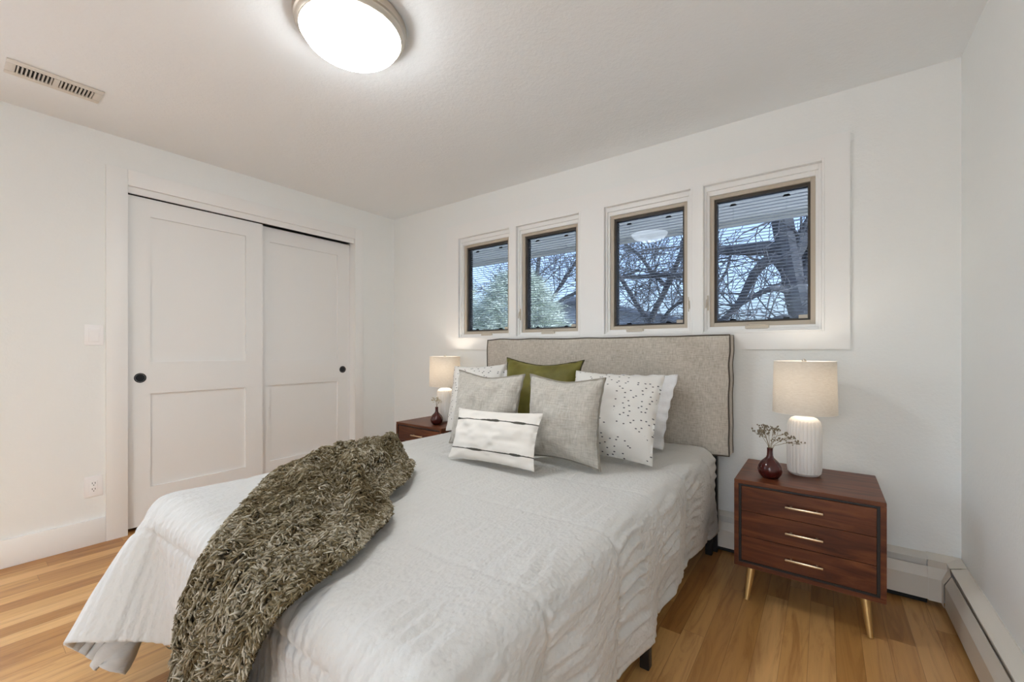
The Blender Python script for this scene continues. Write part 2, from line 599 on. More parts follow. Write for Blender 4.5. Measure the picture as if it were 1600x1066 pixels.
# unseen glazed door, added behind the camera to fill the room with daylight
GX0, GX1, GZ1 = 2.75, 3.85, 2.15
g = MB().box((-0.7, YB - 0.1, 0), (GX0, YB, H)).box((GX1, YB - 0.1, 0), (W, YB, H)).box((GX0, YB - 0.1, GZ1), (GX1, YB, H))
tag(g.build('wall_front', M['wall']), 'white wall behind the camera', 'wall', kind='structure')
g = MB()
for xx in (GX0, (GX0 + GX1) / 2 - 0.03, GX1 - 0.06):
    g.box((xx, YB - 0.08, 0.0), (xx + 0.06, YB - 0.02, GZ1))
g.box((GX0, YB - 0.08, 0.0), (GX1, YB - 0.02, 0.07)).box((GX0, YB - 0.08, GZ1 - 0.06), (GX1, YB - 0.02, GZ1))
tag(g.build('door_added_daylight', M['trim']), 'unseen white framed door, added behind the camera to let in daylight', 'door', kind='structure')
pd = bpy.data.lights.new('added_door_portal', 'AREA')
pd.shape = 'RECTANGLE'
pd.size, pd.size_y = GX1 - GX0, GZ1
pd.cycles.is_portal = True
po_ = bpy.data.objects.new('added_door_portal', pd)
COL.objects.link(po_)
po_.location = ((GX0 + GX1) / 2, YB - 0.09, GZ1 / 2)
po_.rotation_euler = (R(90), 0, R(180))
pd2 = bpy.data.lights.new('added_doorway_portal', 'AREA')
pd2.shape = 'RECTANGLE'
pd2.size, pd2.size_y = 1.60, 2.12
pd2.cycles.is_portal = True
po2 = bpy.data.objects.new('added_doorway_portal', pd2)
COL.objects.link(po2)
po2.location = (-0.11, -3.46, 1.06)
po2.rotation_euler = (R(90), 0, R(-90))

CY0, CY1, CZ = -2.007, -0.447, 2.155     # closet opening
wl = MB()
LY0, LY1, LZ0, LZ1 = -4.26, -2.66, 0.0, 2.12      # unseen doorway, added left of the frame to light the right side
wl.box((-0.12, YB, 0), (0, LY0, H)).box((-0.12, LY1, 0), (0, CY0 - 0.018, H)).box((-0.12, LY0, LZ1), (0, LY1, H)).box((-0.12, CY1 + 0.018, 0), (0, 0, H)).box((-0.12, CY0 - 0.018, CZ + 0.018), (0, CY1 + 0.018, H))
tag(wl.build('wall_left', M['wall']), 'white wall around the closet', 'wall', kind='structure')
cb = MB()
cb.box((-0.70, -2.32, 0), (-0.64, 0.0, H)).box((-0.70, -2.36, 0), (-0.12, -2.32, H)).box((-0.64, -0.2, 0), (-0.12, 0.0, H))
tag(cb.build('wall_closet', M['wall']), 'closet interior walls behind the sliding doors', 'wall', kind='structure')

WX = [(0.920, 1.420), (1.540, 2.038), (2.277, 2.783), (2.904, 3.418)]   # window frames
WZ0, WZ1 = 1.2745, 2.053
OP = [(a - 0.036, b + 0.036) for a, b in WX]
OZ0, OZ1 = WZ0 - 0.038, WZ1 + 0.066
def pierced(mb, x0, x1, z0, z1, y0, y1):
    xs = [x0] + [v for o in OP for v in o] + [x1]
    for i in range(0, len(xs), 2):
        mb.box((xs[i], y0, OZ0), (xs[i + 1], y1, OZ1))
    mb.box((x0, y0, z0), (x1, y1, OZ0)).box((x0, y0, OZ1), (x1, y1, z1))
    return mb
tag(pierced(MB(), 0.0, W, 0.0, H, 0.0, 0.14).build('wall_back', M['wall']), 'white textured wall holding the four windows', 'wall', kind='structure')
tag(pierced(MB(), 0.750, 3.555, 1.145, 2.226, -0.016, 0.0).build('trim_windows', M['trim']), 'flat white board surrounding the four windows', 'trim', kind='structure')

# closet casing, track fascia and baseboard
t = MB()
t.box((0, -2.106, 0), (0.016, CY0, 2.25), 0.002).box((0, CY1, 0), (0.016, -0.363, 2.25), 0.002).box((0, CY0, CZ), (0.016, CY1, 2.25), 0.002)
t.box((-0.12, CY0 - 0.018, 0), (0.0, CY0, CZ)).box((-0.12, CY1, 0), (0.0, CY1 + 0.018, CZ)).box((-0.12, CY0, CZ), (0, CY1, CZ + 0.018))
q = MB()
q.box((0, LY1, 0), (0.016, LY1 + 0.09, LZ1 + 0.09)).box((0, LY0 - 0.09, 0), (0.016, LY0, LZ1 + 0.09)).box((0, LY0, LZ1), (0.016, LY1, LZ1 + 0.09))
tag(q.build('trim_added_doorway', M['trim']), 'white casing of the unseen doorway added beside the camera for daylight', 'trim', kind='structure')
tag(t.build('trim_closet', M['trim']), 'wide flat white casing around the closet', 'trim', kind='structure')
t = MB().box((-0.020, CY0 + 0.001, 2.116), (-0.004, CY1 - 0.001, CZ))
tag(t.build('trim_track', M['trim']), 'white fascia hiding the closet door track', 'trim', kind='structure')
slab('trim_rail', (-0.105, CY0 + 0.002, 2.126), (-0.022, CY1 - 0.002, 2.15), M['dark_gap'], 'dark sliding track above the closet doors', 'trim')
b = MB().box((0, LY1 + 0.09, 0.0), (0.016, -2.106, 0.147), 0.003)
tag(b.build('baseboard_left', M['trim']), 'white flat baseboard left of the closet', 'baseboard', kind='structure')
b = MB().box((0, -0.363, 0.0), (0.016, 0, 0.147), 0.003)
tag(b.build('baseboard_corner', M['trim']), 'white flat baseboard between closet and corner', 'baseboard', kind='structure')
b = MB().box((0.016, -0.016, 0.0), (2.75, 0, 0.147), 0.003)
tag(b.build('baseboard_back', M['trim']), 'white flat baseboard behind the bed', 'baseboard', kind='structure')

def shaker_door(name, y0, y1, xf, pulls_y, label):
    root = empty(name, (xf, (y0 + y1) / 2, 0.0))
    tag(root, label, 'door', kind='structure')
    c = (y0 + y1) / 2
    z0, z1 = 0.024, 2.110
    hw = (y1 - y0) / 2
    st = 0.117
    b = MB()
    T = -0.034
    b.box((T, -hw, z0), (0, -hw + st, z1)).box((T, hw - st, z0), (0, hw, z1))
    for za, zb in ((z0, 0.262), (0.860, 1.063), (1.996, z1)):
        b.box((T, -hw + st, za), (0, hw - st, zb))
    b.box((T + 0.004, -hw + st, z0 + 0.01), (-0.013, hw - st, z1 - 0.01))
    b.build('door_leaf', M['door'], root)
    p = MB()
    n = 32
    for yy in pulls_y:
        prof = [(0.0305, -0.001), (0.0305, 0.0025), (0.0285, 0.004), (0.026, 0.003), (0.024, -0.0005), (0.0235, 0.0008), (0.001, 0.0008)]
        q = MB().lathe(prof, (0, 0, 0), n)
        V = np.vstack(q.v)
        p.add(np.stack([V[:, 2], V[:, 0] + (yy - c), V[:, 1] + 0.964], 1), q.f)
    tag(p.build('finger_pull', M['bronze'], root), 'round dark bronze recessed pull')
    return root
shaker_door('door_left', CY0 + 0.001, -1.216, -0.030, (-1.94,), 'white two panel sliding closet door with pull at its left, in front')
shaker_door('door_right', -1.262, CY1 - 0.002, -0.072, (-0.518,), 'white two panel sliding closet door with pull beside the room corner')

# ---------------------------------------------------------------- windows
def make_window(i):
    x0, x1 = WX[i]
    names = ['leftmost narrow window above the left bedside lamp', 'second window from the closet, above the green pillow',
             'third window from the closet, showing the ceiling light reflected', 'rightmost window, above the right end of the headboard']
    root = empty('window_%d' % (i + 1), ((x0 + x1) / 2, 0.0, WZ0))
    tag(root, names[i], 'window', kind='structure')
    hw, hh = (x1 - x0) / 2, WZ1 - WZ0
    def ring(mb, a0, a1, b0, b1, in_, y0, y1, inb=None, int_=None):
        """rectangular ring, outer a0..a1 x b0..b1, bars of width in_"""
        ib = in_ if inb is None else inb
        it = in_ if int_ is None else int_
        mb.box((a0, y0, b0), (a0 + in_, y1, b1), 0.0015, 1).box((a1 - in_, y0, b0), (a1, y1, b1), 0.0015, 1)
        mb.box((a0 + in_, y0, b0), (a1 - in_, y1, b0 + ib), 0.0015, 1).box((a0 + in_, y0, b1 - it), (a1 - in_, y1, b1), 0.0015, 1)
        return mb
    zo0, zo1 = OZ0 - WZ0, OZ1 - WZ0
    s = MB()
    ring(s, -hw - 0.036, hw + 0.036, zo0, zo1, 0.012, -0.018, 0.14)
    ring(s, -hw - 0.024, hw + 0.024, zo0 + 0.012, zo1 - 0.012, 0.026, 0.020, 0.05, 0.028, 0.056)
    ring(s, -hw - 0.024, hw + 0.024, zo0 + 0.012, zo1 - 0.012, 0.014, 0.008, 0.021, 0.014, 0.03)
    s.build('stop_molding', M['trim'], root)
    f = MB()
    ring(f, -hw, hw, 0, hh, 0.024, 0.036, 0.10, 0.026, 0.022)
    f.build('frame', M['taupe'], root)
    g = MB()
    ring(g, -hw + 0.024, hw - 0.024, 0.026, hh - 0.022, 0.012, 0.050, 0.105, 0.010, 0.016)
    g.build('sash_gasket', M['gasket'], root)
    a0, a1, b0, b1 = -hw + 0.034, hw - 0.034, 0.034, hh - 0.036
    MB().box((a0, 0.068, b0), (a1, 0.071, b1)).build('pane', M['glass'], root)
    bl = MB()
    pitch = 0.0182
    z = b0 + 0.012
    while z < b1 - 0.008:
        vs, fs = [], []
        for k, (yy, dz) in enumerate(((0.080, 0.0000), (0.0865, 0.0013), (0.093, 0.0000))):
            for xx in (a0 + 0.004, a1 - 0.004):
                vs.append((xx, yy, z + dz))
        for k, (yy, dz) in enumerate(((0.093, -0.0016), (0.0865, -0.0005), (0.080, -0.0016))):
            for xx in (a0 + 0.004, a1 - 0.004):
                vs.append((xx, yy, z + dz))
        for k in range(6):
            k2 = (k + 1) % 6
            fs.append((2 * k, 2 * k + 1, 2 * k2 + 1, 2 * k2))
        bl.add(vs, fs)
        z += pitch
    cx = [a0 + 0.19 * (a1 - a0), a0 + 0.78 * (a1 - a0)]
    for c in cx:
        bl.tube([(c, 0.079, b0 + 0.003), (c, 0.079, b1)], 0.0006, 4)
    bl.box((a0 + 0.002, 0.079, b1 - 0.004), (a1 - 0.002, 0.095, b1 + 0.003)).box((a0 + 0.003, 0.080, b0), (a1 - 0.003, 0.093, b0 + 0.006))
    blind = bl.build('blind', M['slat'], root)
    k = MB()
    for c in cx:
        k.prism([(c - 0.019, b1 - 0.030), (c + 0.019, b1 - 0.030), (c + 0.012, b1 - 0.018), (c - 0.012, b1 - 0.018)], 1, 0.0765, 0.079)
        k.prism([(c - 0.017, b0 + 0.006), (c + 0.017, b0 + 0.006), (c + 0.012, b0 + 0.015), (c - 0.012, b0 + 0.015)], 1, 0.0765, 0.079)
    k.build('clip', M['clip'], blind)
    # fold-down crank cover at the sill and its handle
    cxh = (0.02, 0.0, -0.075, -0.01)[i]
    c = MB()
    c.box((cxh - 0.058, 0.008, -0.022), (cxh + 0.058, 0.052, 0.006), 0.006, 3)
    crank = c.build('crank_cover', M['hardware'], root)
    c2 = MB().tube([(cxh - 0.04, 0.012, 0.006), (cxh + 0.03, 0.010, 0.008), (cxh + 0.05, 0.012, 0.004)], [0.006, 0.005, 0.007], 8)
    c2.build('crank_handle', M['hardware'], crank)
    # sash lock lever
    side = (1, -1, 1, -1)[i]
    lx = side * (hw + 0.010)
    if i != 0:
        lk = MB()
        lk.box((lx - 0.008, 0.014, 0.10), (lx + 0.008, 0.022, 0.19), 0.003, 2)
        lk.tube([(lx, 0.012, 0.165), (lx, 0.004, 0.15), (lx + side * 0.003, 0.001, 0.115)], [0.005, 0.005, 0.004], 8)
        lk.build('lock_lever', M['hardware'], root)
    sp = MB().box((a1 - 0.043, 0.060, b0 - 0.002), (a1 + 0.001, 0.068, b0 + 0.022), 0.002, 1)
    sp.build('blind_slider', M['hardware'], root)
for i in range(4):
    make_window(i)

# ---------------------------------------------------------------- ceiling light and vent
LX, LY = 1.940, -1.715
cl = tag(empty('ceiling_light', (LX, LY, H)), 'round flush ceiling light with lit opal glass and brushed nickel band', 'ceiling light')
MB().lathe([(0.150, -0.001), (0.209, -0.001), (0.212, -0.005), (0.209, -0.030), (0.203, -0.034), (0.202, -0.042), (0.194, -0.052), (0.190, -0.053), (0.187, -0.048), (0.150, -0.044)], (0, 0, 0), 72).build('band', M['nickel'], cl)
prof = []
for k in range(15):
    a = (math.pi / 2) * k / 14
    prof.append((max(0.186 * math.cos(a) ** 0.8, 0.0005), -0.046 - 0.078 * math.sin(a)))
MB().lathe(prof, (0, 0, 0), 72).build('diffuser', M['opal'], cl)

vt = tag(empty('ceiling_vent', (0.463, -2.357, H)), 'rectangular white ceiling air register with two louvred banks', 'vent')
v = MB()
hx, hy = 0.079, 0.159
bx, by = 0.043, 0.128
v.box((-hx, -hy, -0.007), (-bx, hy, -0.0005), 0.004, 2).box((bx, -hy, -0.007), (hx, hy, -0.0005), 0.004, 2)
v.box((-bx, -hy, -0.007), (bx, -by, -0.0005), 0.004, 2).box((-bx, by, -0.007), (bx, hy, -0.0005), 0.004, 2)
v.box((-bx, -0.010, -0.007), (bx, 0.010, -0.001))
v.build('frame', M['vent'], vt)
MB().box((-bx, -by, -0.0012), (bx, by, -0.0004)).build('duct', M['dark_gap'], vt)
v = MB()
for s0, s1, tilt in ((-by, -0.010, 28), (0.010, by, 28)):
    n = 9
    for k in range(n):
        yy = s0 + (s1 - s0) * (k + 0.5) / n
        v.obox((0, yy, -0.006), (2 * bx, 0.0012, 0.009), Matrix.Rotation(R(tilt), 3, 'X'))
v.build('louvre', M['vent'], vt)

# ---------------------------------------------------------------- switch and outlet on the closet wall
sw = tag(empty('light_switch', (0.0, -2.155, 1.228)), 'white rocker light switch on the wall left of the closet casing', 'light switch')
s = MB().box((0.0, -0.041, -0.060), (0.006, 0.041, 0.060), 0.004, 3)
s.build('plate', M['plastic'], sw)
s = MB().box((0.005, -0.0235, -0.040), (0.0085, 0.0235, 0.040), 0.002, 2)
s.build('bezel', M['plastic'], sw)
s = MB().prism([(0.0085, -0.031), (0.0125, -0.031), (0.0085, 0.031)], 1, -0.0165, 0.0165)
s.build('rocker', M['plastic'], sw)
po = tag(empty('power_outlet', (0.0, -2.157, 0.339)), 'white power outlet low on the wall beside the closet casing', 'outlet')
s = MB().box((0.0, -0.040, -0.060), (0.006, 0.040, 0.060), 0.004, 3)
s.build('plate', M['plastic'], po)
s = MB().box((0.005, -0.0165, -0.034), (0.0085, 0.0165, 0.034), 0.002, 2)
rc = s.build('receptacle', M['plastic'], po)
for zz in (0.017, -0.017):
    s = MB()
    for yy in (-0.0062, 0.0062):
        s.box((0.0084, yy - 0.0013, zz - 0.001), (0.0090, yy + 0.0013, zz + 0.0085))
    s.lathe([(0.0026, 0.0), (0.0026, 0.0006), (0.0001, 0.0006)], (0, 0, 0), 10)
    V = s.v.pop()
    s.v.append(np.stack([V[:, 2] + 0.0084, V[:, 0], V[:, 1] + zz - 0.008], 1))
    s.build('socket', M['slot'], rc)

# ---------------------------------------------------------------- baseboard heaters
def heater(name, label, length):
    """runs along +x from its base point, back against y = 0, front towards -y"""
    r = empty(name)
    tag(r, label, 'heater', group='baseboard heaters')
    c = MB()
    c.prism([(0.0, 0.02), (0.0, 0.214), (-0.006, 0.216), (-0.052, 0.200), (-0.053, 0.196), (-0.008, 0.210), (-0.004, 0.02)], 0, 0, length)
    c.build('cover', M['heater'], r, 12)
    p = MB()
    p.prism([(-0.070, 0.030), (-0.070, 0.126), (-0.050, 0.168), (-0.048, 0.168), (-0.067, 0.126), (-0.067, 0.030)], 0, 0, length)
    p.build('front_panel', M['heater'], r, 12)
    MB().prism([(-0.040, 0.135), (-0.030, 0.188), (-0.027, 0.188), (-0.037, 0.135)], 0, 0, length).build('deflector', M['heater'], r)
    f = MB()
    n = int(length / 0.012)
    for k in range(n):
        x = (k + 0.5) * length / n
        f.box((x - 0.0006, -0.060, 0.06), (x + 0.0006, -0.012, 0.125))
    f.tube([(0, -0.036, 0.092), (length, -0.036, 0.092)], 0.011, 10)
    f.build('heating_fins', M['fin'], r)
    MB().box((0, -0.045, 0.002), (length, -0.006, 0.028)).build('foot_channel', M['dark_gap'], r)
    return r
h1 = heater('baseboard_heater', 'cream baseboard heater behind the nightstand on the window wall', 1.06)
h1.location = (2.765, 0, 0)
h2 = heater('baseboard_heater', 'cream baseboard heater along the right wall', 3.0)
h2.location = (W, -0.115, 0)
h2.rotation_euler = (0, 0, R(-90))
# inside corner cover
k = MB()
def corner_sweep(mb, prof):
    pts = []
    for (d, z) in prof:
        pts += [(W - 0.115, d - 0.0015, z), (W + d - 0.0015, d - 0.0015, z), (W + d - 0.0015, -0.115, z)]
    n = len(prof)
    fs = []
    for i in range(n - 1):
        for j in range(2):
            fs.append((3 * i + j, 3 * i + j + 1, 3 * i + j + 4, 3 * i + j + 3))
    mb.add(pts, fs)
corner_sweep(k, [(-0.001, 0.218), (-0.054, 0.202), (-0.050, 0.170), (-0.072, 0.127), (-0.072, 0.028), (-0.068, 0.028)])
ck = k.build('heater_corner', M['heater'], None, 12)
tag(ck, 'cream inside corner cover joining the two baseboard heaters', 'heater cover')

# ---------------------------------------------------------------- bed
BX0, BX1, BY0, BY1, BTOP = 1.42, 2.94, -2.215, -0.155, 0.565
bed = tag(empty('bed', ((BX0 + BX1) / 2, -1.2, 0)), 'queen bed with oatmeal linen headboard and black metal legs', 'bed')
ox, oy = bed.location.x, bed.location.y
f = MB()
f.box((BX0 - ox, BY0 + 0.03 - oy, 0.30), (BX1 - ox, BY1 - oy, 0.335), 0.004, 2)
f.box((-0.03, BY0 + 0.05 - oy, 0.26), (0.03, BY1 - 0.02 - oy, 0.30))
f.build('frame', M['black'], bed)
for lx in (BX0 + 0.02, ox, BX1 - 0.005):
    for ly in (BY0 + 0.35, -1.178, BY1 + 0.02):
        if lx == ox and ly > -1: continue
        l = MB().box((lx - 0.017 - ox, ly - 0.017 - oy, 0.0), (lx + 0.017 - ox, ly + 0.017 - oy, 0.30), 0.003, 2)
        l.build('leg', M['black'], bed)
mt = MB().box((BX0 - ox, BY0 - oy, 0.337), (BX1 - ox, BY1 - oy, BTOP), 0.05, 5)
mt.build('mattress', M['white_cotton'], bed)
# upholstered headboard with piped slip cover
HX0, HX1, HZ0, HZ1, HYF, HYB = 1.328, 3.038, 0.560, 1.222, -0.150, -0.028
nu, nv = 80, 40
U, V_ = np.meshgrid(np.linspace(0, 1, nu), np.linspace(0, 1, nv), indexing='ij')
def rounded(t, k=0.5):
    return np.clip(np.minimum(t, 1 - t) / 0.03, 0, 1)
bul = (1 - (1 - rounded(U) ) ** 2) * (1 - (1 - rounded(V_)) ** 2)
wob = 0.003 * smooth_noise((nu, nv), (10, 5), 3)
P = np.stack([HX0 + (HX1 - HX0) * U + 0.003 * smooth_noise((nu, nv), (3, 8), 5) * (np.abs(U - 0.5) > 0.45), HYF + 0.012 * (1 - bul) + wob * bul,
              HZ0 + (HZ1 - HZ0) * V_ + 0.002 * smooth_noise((nu, nv), (12, 2), 6) - 0.006 * np.sin(np.pi * U) * 0.5], 2)
UVh = np.stack([U * (HX1 - HX0), V_ * (HZ1 - HZ0)], 2)
P2 = P.copy(); P2[:, :, 1] = HYB
idx = np.arange(nu * nv).reshape(nu, nv)
q = [np.stack([idx[:-1, :-1], idx[1:, :-1], idx[1:, 1:], idx[:-1, 1:]], -1).reshape(-1, 4)]
q.append(q[0][:, ::-1] + nu * nv)
loop = np.concatenate([idx[:, 0], idx[-1, 1:], idx[-2::-1, -1], idx[0, -2:0:-1]])
l2 = np.roll(loop, -1)
q.append(np.stack([l2, loop, loop + nu * nv, l2 + nu * nv], -1))
VV = np.concatenate([P.reshape(-1, 3), P2.reshape(-1, 3)]) - np.array([ox, oy, 0])
uvh = np.concatenate([UVh.reshape(-1, 2), UVh.reshape(-1, 2) + np.array([0.05, 0.05])])
hb = raw_mesh('headboard', VV, np.concatenate(q), M['headboard'], bed, uvh)
hb.data.set_sharp_from_angle(angle=R(50))
front = P.reshape(-1, 3)[loop] - np.array([ox, oy, 0]) + np.array([0, -0.002, 0])
pp = MB().tube([tuple(p) for p in front], 0.0042, 6, closed=True)
back = P2.reshape(-1, 3)[loop] - np.array([ox, oy, 0])
pp.tube([tuple(p) for p in back], 0.0035, 6, closed=True)
tag(pp.build('piping', M['piping'], hb), 'dark seam piping along the headboard edges')
for lx in (HX0 + 0.13, HX1 - 0.10):
    MB().box((lx - 0.03 - ox, -0.09 - oy, 0.0), (lx + 0.03 - ox, -0.06 - oy, 0.62)).build('headboard_post', M['black'], bed)

# ---------------------------------------------------------------- comforter: the cloth is let down over the bed
def drape(u0, u1, v0, v1, z, step, lo, hi, rad, iters=170, sub=9):
    nu = int(round((u1 - u0) / step)) + 1
    nv = int(round((v1 - v0) / step)) + 1
    U, V = np.meshgrid(np.linspace(u0, u1, nu), np.linspace(v0, v1, nv), indexing='ij')
    X = np.stack([U, V, np.full_like(U, z)], 2)
    X[:, :, 2] += 0.004 * smooth_noise((nu, nv), (9, 9), 11)
    rest = [(1, 0), (0, 1), (1, 1), (1, -1), (2, 0), (0, 2), (4, 0), (0, 4)]
    hu, hv = (u1 - u0) / (nu - 1), (v1 - v0) / (nv - 1)
    cons = []
    for (a, b) in rest:
        L = math.hypot(a * hu, b * hv)
        s = max(a, abs(b))
        for ph in range(2):
            i = np.arange(nu - a)
            j = np.arange(max(0, -b), nv - max(0, b))
            if a: i = i[(i // a) % 2 == ph]
            else: j = j[(j // b) % 2 == ph]
            I, J = np.meshgrid(i, j, indexing='ij')
            p = (I * nv + J).ravel(); q = ((I + a) * nv + J + b).ravel()
            k = {1: 1.0, 2: 0.22, 4: 0.06}[s] if not (a and b) else 0.6
            cons.append((p, q, L, k))
    X = X.reshape(-1, 3)
    Vel = np.zeros_like(X)
    lo, hi = np.array(lo), np.array(hi)
    c, hsz = (lo + hi) / 2, (hi - lo) / 2
    dt = 0.012
    tip = np.array([1.54, -2.345, 0.065])
    tuck = np.flatnonzero(((U - u0) + (V - v0) < 0.13).ravel())
    wt = (1 - ((U - u0) + (V - v0)).ravel()[tuck] / 0.15)[:, None]
    for it in range(iters):
        Vel[:, 2] -= 9.8 * dt
        Vel *= 0.965
        Y = X + Vel * dt
        for s in range(sub):
            for (p, q, L, k) in cons:
                d = Y[q] - Y[p]
                l = np.sqrt((d * d).sum(1)) + 1e-9
                w = ((l - L) / l * 0.5 * k)[:, None] * d
                Y[p] += w
                Y[q] -= w
            # rounded box
            e = Y - c
            qd = np.abs(e) - (hsz - rad)
            out = np.maximum(qd, 0)
            ln = np.sqrt((out * out).sum(1))
            inside = ln < rad
            near = inside & (ln > 1e-6)
            if near.any():
                g = out[near] / ln[near][:, None] * np.sign(e[near])
                mv = (rad - ln[near])[:, None] * g
                Y[near] += mv
                fr = Y[near] - X[near]
                tang = fr - (fr * g).sum(1)[:, None] * g
                Y[near] -= 0.35 * tang
            deep = ln <= 1e-6
            if deep.any():
                Y[deep, 2] = c[2] + hsz[2]
            if it > 40:                                             # the foot corner by the closet is tucked inwards
                Y[tuck] += 0.10 * wt * (tip - Y[tuck])
            Y[:, 2] = np.maximum(Y[:, 2], 0.022)
            Y[:, 1] = np.minimum(Y[:, 1], -0.165)
        Vel = (Y - X) / dt
        sp = np.linalg.norm(Vel, axis=1, keepdims=True)
        Vel *= np.minimum(1, 3.0 / np.maximum(sp, 1e-6))
        X = Y
    return X.reshape(nu, nv, 3), U, V

TOPZ = 0.597
CU0, CU1, CV0, CV1 = 1.165, 3.335, -2.565, -0.165
Xc, Uc, Vc = drape(CU0, CU1, CV0, CV1, 0.64, 0.036, (1.400, -2.240, 0.0), (2.965, 0.2, TOPZ), 0.075)
K = 5
Pc = resample(Xc, K)
nu, nv = Pc.shape[:2]
UU = np.linspace(CU0, CU1, nu)[:, None] * np.ones((1, nv))
VVv = np.linspace(CV0, CV1, nv)[None, :] * np.ones((nu, 1))
N = normals(Pc)
N *= np.sign(N[:, :, 2:3].mean()) if N[:, :, 2].mean() != 0 else 1
side = np.clip(1.0 - N[:, :, 2], 0, 1)                       # 0 on the flat top, 1 on the hanging sides
seam0, period = -0.71, 0.385
ph = ((VVv - seam0) / period) % 1.0                            # 0 at each seam
ruch = np.clip(ph / 0.05, 0, 1) * np.clip((0.62 - ph) / 0.16, 0, 1)
warp = 0.014 * smooth_noise((nu, nv), (14, 16), 21) + 0.004 * smooth_noise((nu, nv), (50, 30), 22)
rip = np.sin((UU + warp) * 2 * np.pi / 0.046) * (0.7 + 0.5 * smooth_noise((nu, nv), (40, 12), 23))
rip += 0.6 * smooth_noise((nu, nv), (110, 22), 24)
fine = smooth_noise((nu, nv), (130, 140), 25)
foot = np.clip((-2.12 - VVv) / 0.12, 0, 1)
dist = ruch * rip * (0.0022 + 0.0056 * side) + (1 - ruch) * fine * (0.0007 + 0.0013 * side)
dist *= 1 - 0.6 * np.clip((VVv + 0.62) / 0.2, 0, 1)
dist = dist * (1 - foot) + foot * (np.sin((UU + 0.4 * warp) * 2 * np.pi / 0.034) * 0.0026 * (0.35 + side) + 0.0016 * side * smooth_noise((nu, nv), (60, 10), 27))
seam = np.exp(-(np.minimum(ph, 1 - ph) * period / 0.008) ** 2)
dist -= 0.006 * seam * (0.35 + side)
dist += 0.008 * smooth_noise((nu, nv), (9, 11), 26) * (0.35 + side) + 0.004 * np.sin(ph * np.pi)
Pc = Pc + N * dist[:, :, None]
comf = grid_mesh('comforter', Pc, M['comforter'], None, np.stack([UU, VVv], 2), 0.016)
tag(comf, 'white ruched comforter spread over the bed, hanging to near the floor', 'comforter')

# ---------------------------------------------------------------- pillows
def pillow(name, bx, by, w, h, thick, tilt, yaw, roll, mat, label, seed, bz=0.62, edge=None, flange=0.0, group=None, ear=0.13, sag=0.0):
    n = 36
    s = np.linspace(-1, 1, n)
    A, B = np.meshgrid(s, s, indexing='ij')
    pin = ear                                                    # sides pulled in between the corners
    X = A * w / 2 * (1 - pin * (1 - B * B) * np.abs(A) ** 3 * 0.9)
    Z = B * h / 2 * (1 - pin * (1 - A * A) * np.abs(B) ** 3 * 0.9)
    if flange:
        fa = np.clip((1 - np.abs(A)) / flange, 0, 1) * np.clip((1 - np.abs(B)) / flange, 0, 1)
        core = np.clip((1 - np.abs(A) - flange) / (1 - flange), 0, 1) * np.clip((1 - np.abs(B) - flange) / (1 - flange), 0, 1)
    else:
        core = (1 - np.abs(A) ** 2.2) * (1 - np.abs(B) ** 2.2)
    prof = np.maximum(core, 0) ** 0.55
    lump = 1 + 0.10 * smooth_noise((n, n), (4, 4), seed) * prof
    wrk = 0.0055 * smooth_noise((n, n), (9, 7), seed + 1) + 0.003 * smooth_noise((n, n), (18, 16), seed + 2)
    corner = (np.abs(A) * np.abs(B)) ** 3
    fold = 0.010 * corner * np.sin((A - B) * 14)
    sagv = -sag * h * np.exp(-((A / 0.45) ** 2)) * np.clip(B, 0, 1) ** 2
    Fy = -thick / 2 * prof * lump + wrk * prof ** 0.5 - fold * 0.5
    By = thick / 2 * prof * lump + fold * 0.5
    if flange:
        rf = 0.007 * np.sin(np.arctan2(A, B) * 23 + seed) * (1 - np.clip(prof * 3, 0, 1))
        Fy += rf - 0.0015; By += rf + 0.0015
    Fr = np.stack([X, Fy, Z + sagv], 2)
    Bk = np.stack([X, By, Z + sagv], 2)
    idx = np.arange(n * n).reshape(n, n)
    q0 = np.stack([idx[:-1, :-1], idx[1:, :-1], idx[1:, 1:], idx[:-1, 1:]], -1).reshape(-1, 4)
    loop = np.concatenate([idx[:, 0], idx[-1, 1:], idx[-2::-1, -1], idx[0, -2:0:-1]])
    l2 = np.roll(loop, -1)
    qs = np.stack([l2, loop, loop + n * n, l2 + n * n], -1)
    Vs = np.concatenate([Fr.reshape(-1, 3), Bk.reshape(-1, 3)])
    uv = np.stack([(A + 1) / 2, (B + 1) / 2], 2).reshape(-1, 2)
    if not name.startswith('lumbar'): uv = uv * np.array([w, h])
    uv = np.concatenate([uv, uv])
    Mx = Matrix.Translation((bx, by, bz)) @ Matrix.Rotation(yaw, 4, 'Z') @ Matrix.Rotation(-tilt, 4, 'X') @ Matrix.Rotation(-roll, 4, 'Y')
    Vs = Vs + np.array([0, 0, h / 2])
    o = raw_mesh(name, Vs, np.concatenate([q0, q0[:, ::-1] + n * n, qs]), mat, None, uv)
    o.matrix_world = Mx
    tag(o, label, 'pillow', group)
    if edge:
        ring = Vs[loop] * 1.0
        e = MB().tube([tuple(p) for p in ring], edge[1], 6, closed=True)
        V0 = e.v[0]
        V0 += np.stack([np.zeros(len(V0)), 0.0015 * np.sin(np.arange(len(V0)) * 0.8), np.zeros(len(V0))], 1)
        ed = e.build('piping', edge[0], o)
    return o
d = R
pillow('sham_pillow', 2.461, -0.415, 0.64, 0.435, 0.15, d(29), d(-8.6), d(1.2), M['white_cotton'], 'white flanged pillow leaning on the headboard behind the dotted pillow at right', 31, flange=0.10, ear=0.04, bz=0.615)
pillow('sham_pillow', 1.755, -0.420, 0.64, 0.435, 0.15, d(29), d(6), d(-1), M['white_cotton'], 'white flanged pillow mostly hidden behind the left grey linen pillow', 33, flange=0.10, ear=0.04, bz=0.615)
